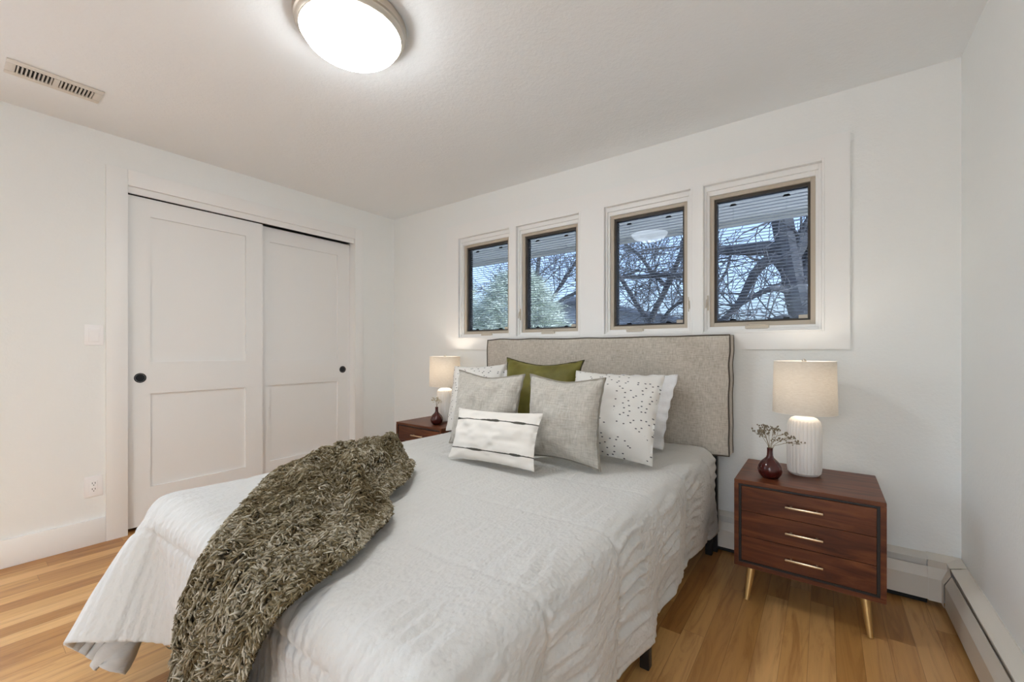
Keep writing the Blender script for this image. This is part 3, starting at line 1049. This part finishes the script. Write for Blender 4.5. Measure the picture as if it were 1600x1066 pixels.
pillow('dotted_pillow', 2.593, -0.796, 0.475, 0.452, 0.15, d(27), d(3.6), d(-1.2), M['dotted'], 'off white pillow with dark stitched dots, at the right of the row', 35, ear=0.07)
pillow('dotted_pillow', 1.655, -0.690, 0.40, 0.440, 0.14, d(17), d(8), d(3), M['dotted'], 'dotted off white pillow peeking out left of the left linen pillow', 37, ear=0.06)
pillow('velvet_pillow', 2.110, -0.690, 0.52, 0.485, 0.15, d(15.4), d(3.5), d(-1.1), M['velvet'], 'olive green velvet pillow standing behind the two grey linen pillows', 39, edge=(M['velvet_edge'], 0.0045), ear=0.16, sag=0.015)
pillow('linen_pillow', 2.470, -0.985, 0.412, 0.400, 0.15, d(6), d(-3.3), d(-0.3), M['linen'], 'grey linen pillow with piped edge, right of the striped lumbar pillow', 41, edge=(M['linen_edge'], 0.0055), ear=0.13, sag=0.02)
pillow('linen_pillow', 2.006, -1.015, 0.470, 0.408, 0.16, d(10), d(-3), d(-1), M['linen'], 'grey linen pillow with piped edge, behind the striped lumbar pillow', 43, edge=(M['linen_edge'], 0.0055), ear=0.13, sag=0.025)
pillow('lumbar_pillow', 2.218, -1.204, 0.505, 0.250, 0.10, d(20), d(-0.3), d(1.9), M['striped'], 'small cream lumbar pillow with two charcoal stripes, frontmost', 45, ear=0.08)

# ---------------------------------------------------------------- shaggy throw
def spline(pts, n):
    P = np.array(pts, float)
    seg = np.r_[0, np.cumsum(np.linalg.norm(np.diff(P, axis=0), axis=1))]
    t = np.linspace(0, seg[-1], n)
    fine = resample(P[:, None, :].repeat(2, 1), 12)[:, 0]
    fs = np.r_[0, np.cumsum(np.linalg.norm(np.diff(fine, axis=0), axis=1))]
    t = np.linspace(0, fs[-1], n)
    return np.stack([np.interp(t, fs, fine[:, k]) for k in range(3)], 1)
Ledge = [(2.14, -2.322, 0.10), (2.145, -2.322, 0.30), (2.155, -2.318, 0.48), (2.165, -2.275, 0.605), (2.04, -2.18, 0.63), (1.87, -2.05, 0.64), (1.69, -1.90, 0.645), (1.59, -1.74, 0.645), (1.60, -1.59, 0.645), (1.71, -1.47, 0.64)]
Redge = [(2.42, -2.322, 0.10), (2.46, -2.322, 0.30), (2.52, -2.318, 0.48), (2.57, -2.275, 0.605), (2.53, -2.12, 0.63), (2.47, -2.00, 0.63), (2.38, -1.86, 0.63), (2.25, -1.78, 0.635), (2.17, -1.64, 0.635), (2.01, -1.46, 0.635)]
ns, nt_ = 110, 50
LE, RE = spline(Ledge, ns), spline(Redge, ns)
tt = np.linspace(0, 1, nt_)[None, :, None]
P = LE[:, None, :] * (1 - tt) + RE[:, None, :] * tt
N = normals(P)
if N[60:, :, 2].mean() < 0: N = -N
sg = np.linspace(0, 1, ns)[:, None]
tg = np.linspace(0, 1, nt_)[None, :]
dome = (1 - np.abs(2 * tg - 1) ** 4)
topf = np.clip((sg - 0.33) / 0.15, 0, 1)
fold = 0.024 * np.sin(tg * 13 + 5 * sg + 1.2 * smooth_noise((ns, nt_), (5, 3), 51)) + 0.012 * smooth_noise((ns, nt_), (9, 5), 52)
ridge = 0.055 * np.exp(-((tg - (0.66 - 0.05 * np.sin(sg * 9))) / 0.13) ** 2) * np.clip((sg - 0.62) / 0.12, 0, 1)
groove = -0.060 * np.exp(-((tg - (0.86 - 0.04 * np.sin(sg * 9))) / 0.05) ** 2) * np.clip((sg - 0.60) / 0.1, 0, 1) * np.clip((0.93 - sg) / 0.06, 0, 1)
heap = 0.030 * np.clip((sg - 0.55) / 0.3, 0, 1)
endr = np.clip((1 - sg) / 0.03, 0, 1) ** 0.5
clump = 0.009 * smooth_noise((ns, nt_), (60, 30), 55)
hgt = (0.022 + clump + (fold + ridge + groove + heap) * topf * endr + 0.5 * fold * (1 - topf)) * dome
hgt = np.maximum(hgt, 0.002)
P = P + N * hgt[:, :, None]
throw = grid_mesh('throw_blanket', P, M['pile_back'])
tag(throw, 'shaggy olive grey throw draped across the foot of the bed', 'throw blanket')
N = normals(P)
if N[60:, :, 2].mean() < 0: N = -N
nT = 44000
si = RNG.random(nT) * (ns - 1.001); ti = RNG.random(nT) * (nt_ - 1.001)
nb = 3600                                                       # extra tufts along the rim
e = RNG.integers(0, 3, nb)
ti[:nb] = np.where(e == 0, RNG.random(nb) * 0.8, np.where(e == 1, nt_ - 1.001 - RNG.random(nb) * 0.8, ti[:nb]))
si[:nb] = np.where(e == 2, ns - 1.001 - RNG.random(nb) * 1.0, si[:nb])
i0, j0 = si.astype(int), ti.astype(int)
fa, fb = (si - i0)[:, None], (ti - j0)[:, None]
def bil(G):
    return (G[i0, j0] * (1 - fa) * (1 - fb) + G[i0 + 1, j0] * fa * (1 - fb) + G[i0, j0 + 1] * (1 - fa) * fb + G[i0 + 1, j0 + 1] * fa * fb)
Pr, Nr = bil(P), bil(N)
Nr /= np.linalg.norm(Nr, axis=1, keepdims=True)
T1 = bil(np.gradient(P, axis=0)); T1 /= np.linalg.norm(T1, axis=1, keepdims=True)
T2 = np.cross(Nr, T1)
ang = bil((4.0 * smooth_noise((ns, nt_), (16, 9), 61))[:, :, None])[:, 0] + RNG.normal(0, 0.9, nT)
lay = np.cos(ang)[:, None] * T1 * -1 + np.sin(ang)[:, None] * T2
lay[:, 2] -= 0.25
rim = np.clip((np.abs(2 * (ti / (nt_ - 1)) - 1) - 0.9) / 0.1, 0, 1)[:, None]
sgn = np.sign(ti - nt_ / 2)[:, None]
ln = (0.015 + 0.012 * RNG.random(nT))[:, None]
lift = (0.65 + 0.6 * RNG.random(nT))[:, None]
segs, sides = 4, 4
curl = RNG.normal(0, 1.3, (nT, 1))
w0 = (0.0026 + 0.0018 * RNG.random(nT))[:, None]
side_v = np.cross(Nr, lay); side_v /= np.maximum(np.linalg.norm(side_v, axis=1, keepdims=True), 1e-6)
Vt = np.zeros((nT, segs + 1, sides, 3)); Uv = np.zeros((nT, segs + 1, sides, 2))
hue = np.clip(0.45 + 0.18 * bil(smooth_noise((ns, nt_), (10, 7), 62)[:, :, None])[:, 0] + RNG.normal(0, 0.27, nT), 0.01, 0.99)
cur = Pr - Nr * 0.004
for s_ in range(segs + 1):
    f_ = s_ / segs
    c_ = Pr + Nr * (ln * (lift * f_ - 0.45 * lift * f_ * f_) ) + lay * (ln * 0.85 * f_ * f_) + side_v * (ln * 0.28 * np.sin(curl * 3 * f_)) + T2 * sgn * rim * ln * 0.5 * f_
    r_ = w0 * (0.8 + 0.9 * f_ - 1.55 * f_ ** 2.2)
    for k in range(sides):
        a = 2 * math.pi * k / sides
        Vt[:, s_, k] = c_ + side_v * (r_ * math.cos(a)) + Nr * (r_ * math.sin(a) * 0.8) + lay * (r_ * math.sin(a) * -0.5)
        Uv[:, s_, k, 0] = hue; Uv[:, s_, k, 1] = f_
base = (np.arange(nT) * (segs + 1) * sides)[:, None, None]
S_, K_ = np.meshgrid(np.arange(segs), np.arange(sides), indexing='ij')
K2 = (K_ + 1) % sides
qd = np.stack([base + S_ * sides + K_, base + S_ * sides + K2, base + (S_ + 1) * sides + K2, base + (S_ + 1) * sides + K_], -1).reshape(-1, 4)
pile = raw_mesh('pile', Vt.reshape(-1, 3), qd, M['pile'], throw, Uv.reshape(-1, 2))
pile['kind'] = 'stuff'

# ---------------------------------------------------------------- nightstands
def make_nightstand(label):
    w_, d_, z0, z1 = 0.522, 0.440, 0.165, 0.555
    r = tag(empty('nightstand'), label, 'nightstand', group='walnut nightstands')
    T = 0.018
    c = MB()
    c.box((-w_ / 2, -d_ / 2, z1 - T), (w_ / 2, d_ / 2, z1), 0.002, 1).box((-w_ / 2, -d_ / 2, z0), (w_ / 2, d_ / 2, z0 + T), 0.002, 1)
    c.box((-w_ / 2, -d_ / 2, z0 + T), (-w_ / 2 + T, d_ / 2, z1 - T)).box((w_ / 2 - T, -d_ / 2, z0 + T), (w_ / 2, d_ / 2, z1 - T))
    c.box((-w_ / 2 + T, d_ / 2 - 0.01, z0 + T), (w_ / 2 - T, d_ / 2 - 0.002, z1 - T))
    c.build('body', M['walnut'], r)
    a, b_ = w_ / 2 - T, 0.010
    i = MB()
    i.box((-a, -d_ / 2 + 0.006, z0 + T), (-a + b_, -d_ / 2 + 0.05, z1 - T)).box((a - b_, -d_ / 2 + 0.006, z0 + T), (a, -d_ / 2 + 0.05, z1 - T))
    i.box((-a + b_, -d_ / 2 + 0.006, z1 - T - 0.009), (a - b_, -d_ / 2 + 0.05, z1 - T)).box((-a + b_, -d_ / 2 + 0.006, z0 + T), (a - b_, -d_ / 2 + 0.05, z0 + T + 0.009))
    i.build('inner_frame', M['dark_reveal'], r)
    zb, zt = z0 + T + 0.010, z1 - T - 0.010
    hgt = (zt - zb) / 3
    for k in range(3):
        za = zb + k * hgt
        dr = MB().box((-a + b_ + 0.001, -d_ / 2 + 0.004, za + 0.001), (a - b_ - 0.001, -d_ / 2 + 0.022, za + hgt - 0.001), 0.0008, 1)
        dr.box((-a + 0.03, -d_ / 2 + 0.022, za + 0.012), (a - 0.03, d_ / 2 - 0.03, za + 0.09))
        dro = dr.build('drawer', M['walnut'], r)
        zc = za + hgt * 0.5
        h = MB()
        h.box((-0.066, -d_ / 2 - 0.020, zc - 0.0045), (0.066, -d_ / 2 - 0.012, zc + 0.0045), 0.0025, 2)
        for sx in (-0.045, 0.045):
            h.box((sx - 0.004, -d_ / 2 - 0.013, zc - 0.003), (sx + 0.004, -d_ / 2 + 0.004, zc + 0.003))
        tag(h.build('handle', M['brass'], dro), 'champagne bar handle')
    for sx in (-1, 1):
        for sy in (-1, 1):
            l = MB().tube([(sx * (w_ / 2 - 0.062), sy * (d_ / 2 - 0.085), z0 + 0.001), (sx * (w_ / 2 - 0.045), sy * (d_ / 2 - 0.04), 0.001)], [0.020, 0.0098], 14)
            tag(l.build('leg', M['gold_leg'], r), 'tapered golden leg')
    return r
NSR = (3.383, -0.318)
NSL = (0.905, -0.262)
ns1 = make_nightstand('walnut three drawer nightstand on gold legs, right of the bed')
ns1.location = (*NSR, 0)
ns2 = copy_tree(ns1)
ns2.location = (*NSL, 0)
ns2['label'] = 'walnut nightstand in the corner by the closet, half hidden by the bed'

# ---------------------------------------------------------------- table lamps
NZ = 0.555
def make_lamp(label):
    r = tag(empty('table_lamp'), label, 'lamp', group='ribbed ceramic lamps')
    prof = [(0.050, 0.0), (0.057, 0.001), (0.060, 0.006), (0.066, 0.012), (0.069, 0.03), (0.070, 0.10), (0.0695, 0.19), (0.068, 0.232), (0.063, 0.250), (0.052, 0.264), (0.036, 0.272), (0.018, 0.275), (0.012, 0.276)]
    full = []
    for a, b in zip(prof[:-1], prof[1:]):
        for k in range(3):
            full.append((a[0] + (b[0] - a[0]) * k / 3, a[1] + (b[1] - a[1]) * k / 3))
    full.append(prof[-1])
    MB().lathe(full, (0, 0, 0), 26 * 8, ribs=(26, 0.0036, 0.014, 0.252)).build('base', M['ceramic'], r)
    MB().lathe([(0.013, 0.275), (0.013, 0.288), (0.009, 0.290), (0.009, 0.325), (0.014, 0.327), (0.014, 0.36), (0.002, 0.362)], (0, 0, 0), 20).build('socket', M['ceramic'], r)
    z0, z1, ra, rb = 0.290, 0.532, 0.128, 0.123
    s = MB()
    n = 64
    vs, fs = [], []
    for (rr, z) in ((ra, z0), (ra, z0 + 0.004), (rb, z1 - 0.004), (rb, z1), (rb - 0.0015, z1), (ra - 0.0015, z0)):
        for k in range(n):
            a = 2 * math.pi * k / n
            vs.append((rr * math.cos(a), rr * math.sin(a), z))
    for i in range(5):
        for k in range(n):
            k2 = (k + 1) % n
            fs.append((i * n + k, i * n + k2, (i + 1) * n + k2, (i + 1) * n + k))
    s.add(vs, fs)
    sh = s.build('lamp_shade', M['shade'], r, 60)
    rg = MB()
    rg.tube([(ra * math.cos(2 * math.pi * k / 48), ra * math.sin(2 * math.pi * k / 48), z0) for k in range(48)], 0.0016, 6, closed=True)
    rg.build('lower_ring', M['ceramic'], sh)
    rg = MB()
    rg.tube([(rb * math.cos(2 * math.pi * k / 48), rb * math.sin(2 * math.pi * k / 48), z1) for k in range(48)], 0.0018, 6, closed=True)
    for k in range(3):
        a = 2 * math.pi * k / 3 + 0.4
        rg.tube([(0.006 * math.cos(a), 0.006 * math.sin(a), z1 - 0.006), (rb * math.cos(a), rb * math.sin(a), z1 - 0.001)], 0.0014, 5)
    rg.build('upper_ring', M['ceramic'], sh)
    hp = MB()
    hp.tube([(0.014, 0, 0.335), (0.045, 0, 0.40), (0.046, 0, 0.46), (0.012, 0, 0.520), (0, 0, 0.524), (-0.012, 0, 0.520), (-0.046, 0, 0.46), (-0.045, 0, 0.40), (-0.014, 0, 0.335)], 0.0016, 6)
    hp.lathe([(0.004, 0.520), (0.008, 0.528), (0.0095, 0.534), (0.007, 0.541), (0.0005, 0.544)], (0, 0, 0), 14)
    hp.build('harp', M['nickel'], r)
    return r
def lamp_light(loc, watts):
    L = bpy.data.lights.new('lamp_bulb_light', 'POINT')
    L.energy = watts
    L.shadow_soft_size = 0.028
    L.color = (1.0, 0.87, 0.72)
    o = bpy.data.objects.new('lamp_bulb_light', L)
    COL.objects.link(o)
    o.location = (loc[0], loc[1], loc[2] + 0.43)
    return o
LPR = (3.376, -0.262, NZ)
LPL = (0.948, -0.228, NZ)
lp1 = make_lamp('white ribbed lamp with linen shade on the right nightstand')
lp1.location = LPR
lp2 = copy_tree(lp1)
lp2.location = LPL
lp2['label'] = 'white ribbed lamp with glowing shade on the corner nightstand'
lamp_light(LPR, LAMP_WATTS)
lamp_light(LPL, LAMP_WATTS * 1.5)

# ---------------------------------------------------------------- vases and dried flowers
def make_vase(label):
    r = tag(empty('bud_vase'), label, 'vase', group='burgundy bud vases')
    prof = [(0.026, 0.0), (0.030, 0.001), (0.036, 0.006), (0.046, 0.022), (0.0495, 0.040), (0.047, 0.056), (0.038, 0.072), (0.026, 0.084), (0.016, 0.094), (0.0125, 0.104), (0.0115, 0.120), (0.0120, 0.134), (0.0125, 0.136), (0.0115, 0.137), (0.0095, 0.134), (0.009, 0.100)]
    MB().lathe(prof, (0, 0, 0), 40).build('vessel', M['wine'], r, 80)
    return r
M['stem'] = simple('dry_stem', (0.22, 0.17, 0.09), 0.9)
M['bud'] = simple('dried_bud', (0.22, 0.185, 0.13), 0.9)
M['bud_pale'] = simple('pale_dried_bud', (0.55, 0.50, 0.38), 0.9)
def flowers(name, loc, label, mains, seed, pale=False):
    rr = random.Random(seed)
    root = tag(empty(name, loc), label, 'dried flowers', group='dried flower sprigs')
    st, bd = MB(), MB()
    for (dx, dy, dz, nb) in mains:
        p0 = Vector((rr.uniform(-.004, .004), rr.uniform(-.004, .004), -0.03))
        p1 = Vector((dx * 0.15, dy * 0.15, 0.012))
        p2 = Vector((dx * 0.6, dy * 0.6, dz * 0.75 + 0.01))
        p3 = Vector((dx, dy, dz))
        st.tube([p0, p1, p2, p3], [0.0011, 0.001, 0.0009, 0.0006], 5)
        for k in range(nb):
            t = rr.uniform(0.35, 1.0)
            a = p1.lerp(p2, min(t * 1.6, 1)) if t < 0.62 else p2.lerp(p3, (t - 0.62) / 0.38)
            dr = Vector((dx * 0.6 + rr.uniform(-.035, .035), dy * 0.6 + rr.uniform(-.035, .035), abs(dz) * 0.4 + rr.uniform(-.02, .03))).normalized()
            b = a + dr * rr.uniform(0.012, 0.034)
            mid = a.lerp(b, 0.5) + Vector((rr.uniform(-.003, .003), rr.uniform(-.003, .003), 0.002))
            st.tube([a, mid, b], [0.0006, 0.0005, 0.0004], 4)
            for q in range(rr.randint(1, 2)):
                c = b + Vector((rr.uniform(-.006, .006), rr.uniform(-.006, .006), rr.uniform(-.003, .006)))
                bd.sphere(c, rr.uniform(0.0026, 0.0044), 6, 4, (1, 1, 1.1))
                st.tube([b - dr * 0.006, c], 0.0004, 4)
    st.build('stem', M['stem'], root)
    bd.build('bud', M['bud_pale'] if pale else M['bud'], root)
    return root
VSR = (3.252, -0.428, NZ)
VSL = (1.000, -0.370, NZ)
v1 = make_vase('burgundy bud vase in front of the lamp on the right nightstand')
v1.location = VSR
v2 = copy_tree(v1)
v2.location = VSL
v2['label'] = 'burgundy bud vase on the corner nightstand, beside the pillows'
flowers('dried_flowers', (VSR[0], VSR[1], NZ + 0.137), 'sprig of dried buds in the vase on the right nightstand',
        [(-0.055, 0.01, 0.055, 13), (-0.035, -0.02, 0.075, 13), (-0.01, 0.01, 0.085, 13), (0.02, 0.015, 0.08, 13), (0.045, -0.01, 0.065, 11), (0.085, 0.01, 0.048, 10), (0.115, 0.0, 0.03, 9), (0.02, 0.02, 0.03, 6), (-0.03, 0.02, 0.06, 8)], 5)
flowers('dried_flowers', (VSL[0], VSL[1], NZ + 0.137), 'sprig of pale dried buds in the vase on the corner nightstand',
        [(-0.02, 0.0, 0.05, 9), (0.0, 0.01, 0.06, 9), (0.015, -0.01, 0.05, 9), (0.03, 0.0, 0.035, 7)], 9, True)

# ---------------------------------------------------------------- outdoors
slab('ground', (-20, -20, -0.5), (20, 40, -0.35), M['paving'], 'unseen paved yard, made pale to bounce daylight into the room', 'ground')  # slab carried on behind the room as an added reflector for the ceiling
e = MB().box((-2, 0.14, 2.24), (6, 1.30, 2.30)).box((-2, 1.30, 2.19), (6, 1.34, 2.42))
tag(e.build('roof_eave', M['eave']), 'pale painted roof overhang seen through the tops of the windows', 'eave', kind='structure')

def branch(mb, p, d, L, r, depth, rr, spread=0.55, droop=0.0, minr=0.004):
    pts, rads = [p.copy()], [r]
    n = 5
    q = p.copy()
    dd = d.normalized()
    kids_ = []
    for k in range(n):
        dd = (dd + Vector((rr.gauss(0, .16), rr.gauss(0, .16), rr.gauss(0, .13) - droop))).normalized()
        q = q + dd * (L / n)
        pts.append(q.copy()); rads.append(max(r * (1 - 0.62 * (k + 1) / n), minr))
        if depth > 0 and k >= 1:
            kids_.append((q.copy(), dd.copy(), rads[-1]))
    mb.tube(pts, rads, 5 if r < 0.03 else 8, caps=False)
    for (a, b_, c_) in kids_:
        for j in range(rr.choice((1, 1, 2))):
            nd = (b_ + Vector((rr.gauss(0, spread), rr.gauss(0, spread), rr.gauss(0.02, spread)))).normalized()
            branch(mb, a, nd, L * rr.uniform(0.45, 0.75), c_ * 0.62, depth - 1, rr, spread, droop, minr)

def bare_tree(name, limbs, label, seed, depth=2, sub=6, minr=0.005):
    """limbs: lists of (x, y, z, radius) traced as thick wood; twigs grow from them"""
    rr = random.Random(seed)
    root = tag(empty(name, (limbs[0][0][0], limbs[0][0][1], -0.35)), label, 'tree')
    off = Vector(root.location)
    wood, tw = MB(), MB()
    for L in limbs:
        P = np.array([l[:3] for l in L]); Rr = np.array([l[3] for l in L])
        G = np.concatenate([P, Rr[:, None]], 1)
        F = resample(G[:, None, :].repeat(2, 1), 5)[:, 0]
        wood.tube([tuple(f[:3] - np.array(off)) for f in F], [max(f[3], .004) for f in F], 9)
        for k in range(sub):
            i = rr.randrange(len(F) // 3, len(F))
            p = Vector(F[i][:3]) - off
            tdir = Vector(F[min(i + 1, len(F) - 1)][:3]) - Vector(F[max(i - 1, 0)][:3])
            d_ = (tdir.normalized() * 0.6 + Vector((rr.gauss(0, .7), rr.gauss(0, .5), rr.gauss(0.25, .6)))).normalized()
            branch(tw, p, d_, rr.uniform(0.7, 1.5), max(F[i][3] * 0.3, 0.012), depth, rr, minr=minr)
    wood.build('trunk', M['bark'], root)
    tw.build('twigs', M['bark'], root)['kind'] = 'stuff'
    return root

Y1 = 4.6
bare_tree('bare_tree', [
    [(3.46, Y1, -0.4, .24), (3.40, Y1, 0.7, .19), (3.22, Y1, 1.5, .16), (3.10, Y1, 2.13, .15), (2.96, Y1, 3.03, .14), (2.84, Y1, 3.9, .12)],
    [(3.06, Y1, 2.25, .11), (2.90, Y1 - .05, 2.46, .085), (2.75, Y1 - .05, 2.44, .075), (2.58, Y1 - .1, 2.20, .06), (2.43, Y1 - .1, 1.86, .05), (2.1, Y1 - .1, 1.50, .04)],
    [(3.02, Y1, 2.55, .13), (2.75, Y1 + .05, 2.66, .11), (2.42, Y1 + .1, 2.70, .09), (2.05, Y1 + .15, 2.76, .07), (1.5, Y1 + .2, 2.95, .05)],
    [(3.12, Y1, 1.94, .05), (2.90, Y1 - .2, 2.02, .042), (2.68, Y1 - .25, 1.95, .036), (2.42, Y1 - .3, 1.78, .028)],
    [(3.04, Y1, 2.4, .12), (3.28, Y1 + .1, 2.9, .10), (3.55, Y1 + .2, 3.5, .08)],
    [(3.2, Y1, 1.5, .055), (3.0, Y1 - .15, 1.60, .045), (2.8, Y1 - .2, 1.55, .03)],
    [(3.14, Y1, 2.0, .09), (3.34, Y1 + .1, 2.5, .08), (3.42, Y1 + .2, 3.0, .07), (3.44, Y1 + .2, 3.6, .05)],
    [(3.42, Y1, 1.0, .12), (3.62, Y1 + .1, 1.9, .10), (3.70, Y1 + .2, 2.7, .09), (3.74, Y1 + .2, 3.6, .07)],
], 'big bare tree with arching limbs outside the rightmost window', 12, 2, 4)
bare_tree('bare_tree', [
    [(0.62, 5.6, -0.4, .10), (0.62, 5.6, 0.8, .08), (0.72, 5.6, 1.7, .06), (1.05, 5.6, 2.4, .05), (1.33, 5.6, 3.1, .04), (1.42, 5.6, 3.8, .03)],
    [(1.03, 5.6, 2.35, .04), (0.75, 5.6, 2.65, .035), (0.48, 5.55, 3.05, .03), (0.03, 5.5, 3.45, .02)],
    [(0.05, 5.7, 2.64, .03), (0.5, 5.7, 2.62, .04), (0.9, 5.65, 2.60, .05), (1.34, 5.6, 2.55, .05), (1.9, 5.5, 2.62, .04)],
    [(0.7, 5.6, 1.7, .05), (0.5, 5.5, 2.0, .045), (0.17, 5.5, 2.55, .04), (-0.2, 5.4, 3.1, .03)],
    [(0.66, 5.6, 1.2, .04), (1.0, 5.5, 1.75, .035), (1.3, 5.4, 2.0, .03), (1.8, 5.3, 2.1, .02)],
], 'slender bare tree with tangled branches outside the third window', 21, 2, 7)
bare_tree('bare_tree', [
    [(-3.3, 7.4, -0.4, .12), (-3.3, 7.4, 1.4, .10), (-3.2, 7.4, 2.6, .07), (-3.0, 7.4, 4.2, .05)],
    [(-3.25, 7.4, 1.6, .07), (-2.6, 7.3, 2.5, .05), (-1.9, 7.2, 3.3, .04), (-1.3, 7.1, 4.0, .03)],
    [(-3.28, 7.4, 1.4, .07), (-3.9, 7.3, 2.4, .05), (-4.5, 7.2, 3.4, .04)],
    [(-3.2, 7.4, 2.0, .06), (-2.2, 7.5, 2.6, .05), (-1.0, 7.5, 2.9, .04), (-0.2, 7.5, 3.1, .03)],
], 'bare tree behind the pale pine, its twigs filling the sky in the left windows', 33, 2, 12)

def conifer(name, x, y, h, rad, label, seed, mat, n=900, z0=-0.35):
    """needle sprays set along drooping boughs"""
    rr = np.random.default_rng(seed)
    root = tag(empty(name, (x, y, z0)), label, 'tree')
    MB().tube([(0, 0, 0), (0.02, 0, h * 0.5), (0, 0, h)], [0.11, 0.07, 0.01], 8).build('trunk', M['bark'], root)
    Vs, Fs = [], []
    c = 0
    for k in range(n):
        t = rr.random() ** 0.8
        z = h * (0.06 + 0.93 * t)
        rmax = rad * (1 - t) ** 0.55 + 0.05
        a = rr.random() * 2 * math.pi
        rb = rmax * (0.35 + 0.65 * rr.random() ** 0.6)
        p = np.array([rb * math.cos(a), rb * math.sin(a), z - 0.25 * rb])
        out = np.array([math.cos(a), math.sin(a), 0.1 + 0.3 * rr.standard_normal()])
        out /= np.linalg.norm(out)
        L = 0.16 + 0.12 * rr.random()
        sd = np.cross(out, [0, 0, 1.0]); sd /= np.linalg.norm(sd)
        up = np.cross(sd, out)
        m_ = 16
        for j in range(m_):
            f = j / m_
            b = p + out * L * (f - 0.3)
            ph = rr.random() * 2 * math.pi
            dv = out * 0.75 + (sd * math.cos(ph) + up * math.sin(ph)) * 0.75
            ll = 0.075 + 0.06 * rr.random()
            wv = np.cross(dv, rr.standard_normal(3)); wv = wv / np.linalg.norm(wv) * 0.0045
            Vs += [b - wv, b + wv, b + dv * ll + wv * 0.3, b + dv * ll - wv * 0.3]
            Fs.append((c, c + 1, c + 2, c + 3)); c += 4
    raw_mesh('needles', np.array(Vs), np.array(Fs), mat, root)['kind'] = 'stuff'
    return root
conifer('pine_tree', -0.75, 3.2, 2.85, 1.55, 'pale sunlit pine outside the two windows nearest the closet', 3, M['needle'], 2300)
conifer('pine_tree', -3.6, 4.6, 3.3, 1.2, 'smaller pale pine seen through the leftmost window', 4, M['needle'], 1200)
conifer('pine_tree', 5.8, 10.5, 5.2, 1.9, 'dark evergreen far beyond the big bare tree', 8, M['dark_leaf'], 1200)

hs = tag(empty('neighbour_house', (-5.2, 14, -0.35)), 'grey neighbouring house with sloping shingled roof beyond the trees', 'house')
MB().prism([(-4.6, 0), (4.6, 0), (4.6, 2.45), (0, 3.6), (-4.6, 2.45)], 1, 0, 8).build('wall', M['siding'], hs)
MB().prism([(-5.3, 2.28), (0, 3.61), (5.3, 2.28), (5.3, 2.45), (0, 3.80), (-5.3, 2.45)], 1, -0.6, 8.6).build('roof', M['shingle'], hs)
for wx in (-2.5, 0.4, 2.8):
    MB().box((wx - 0.55, -0.03, 0.9), (wx + 0.55, 0.02, 2.0)).build('window', M['nglass'], hs)
bpy.context.view_layer.update()
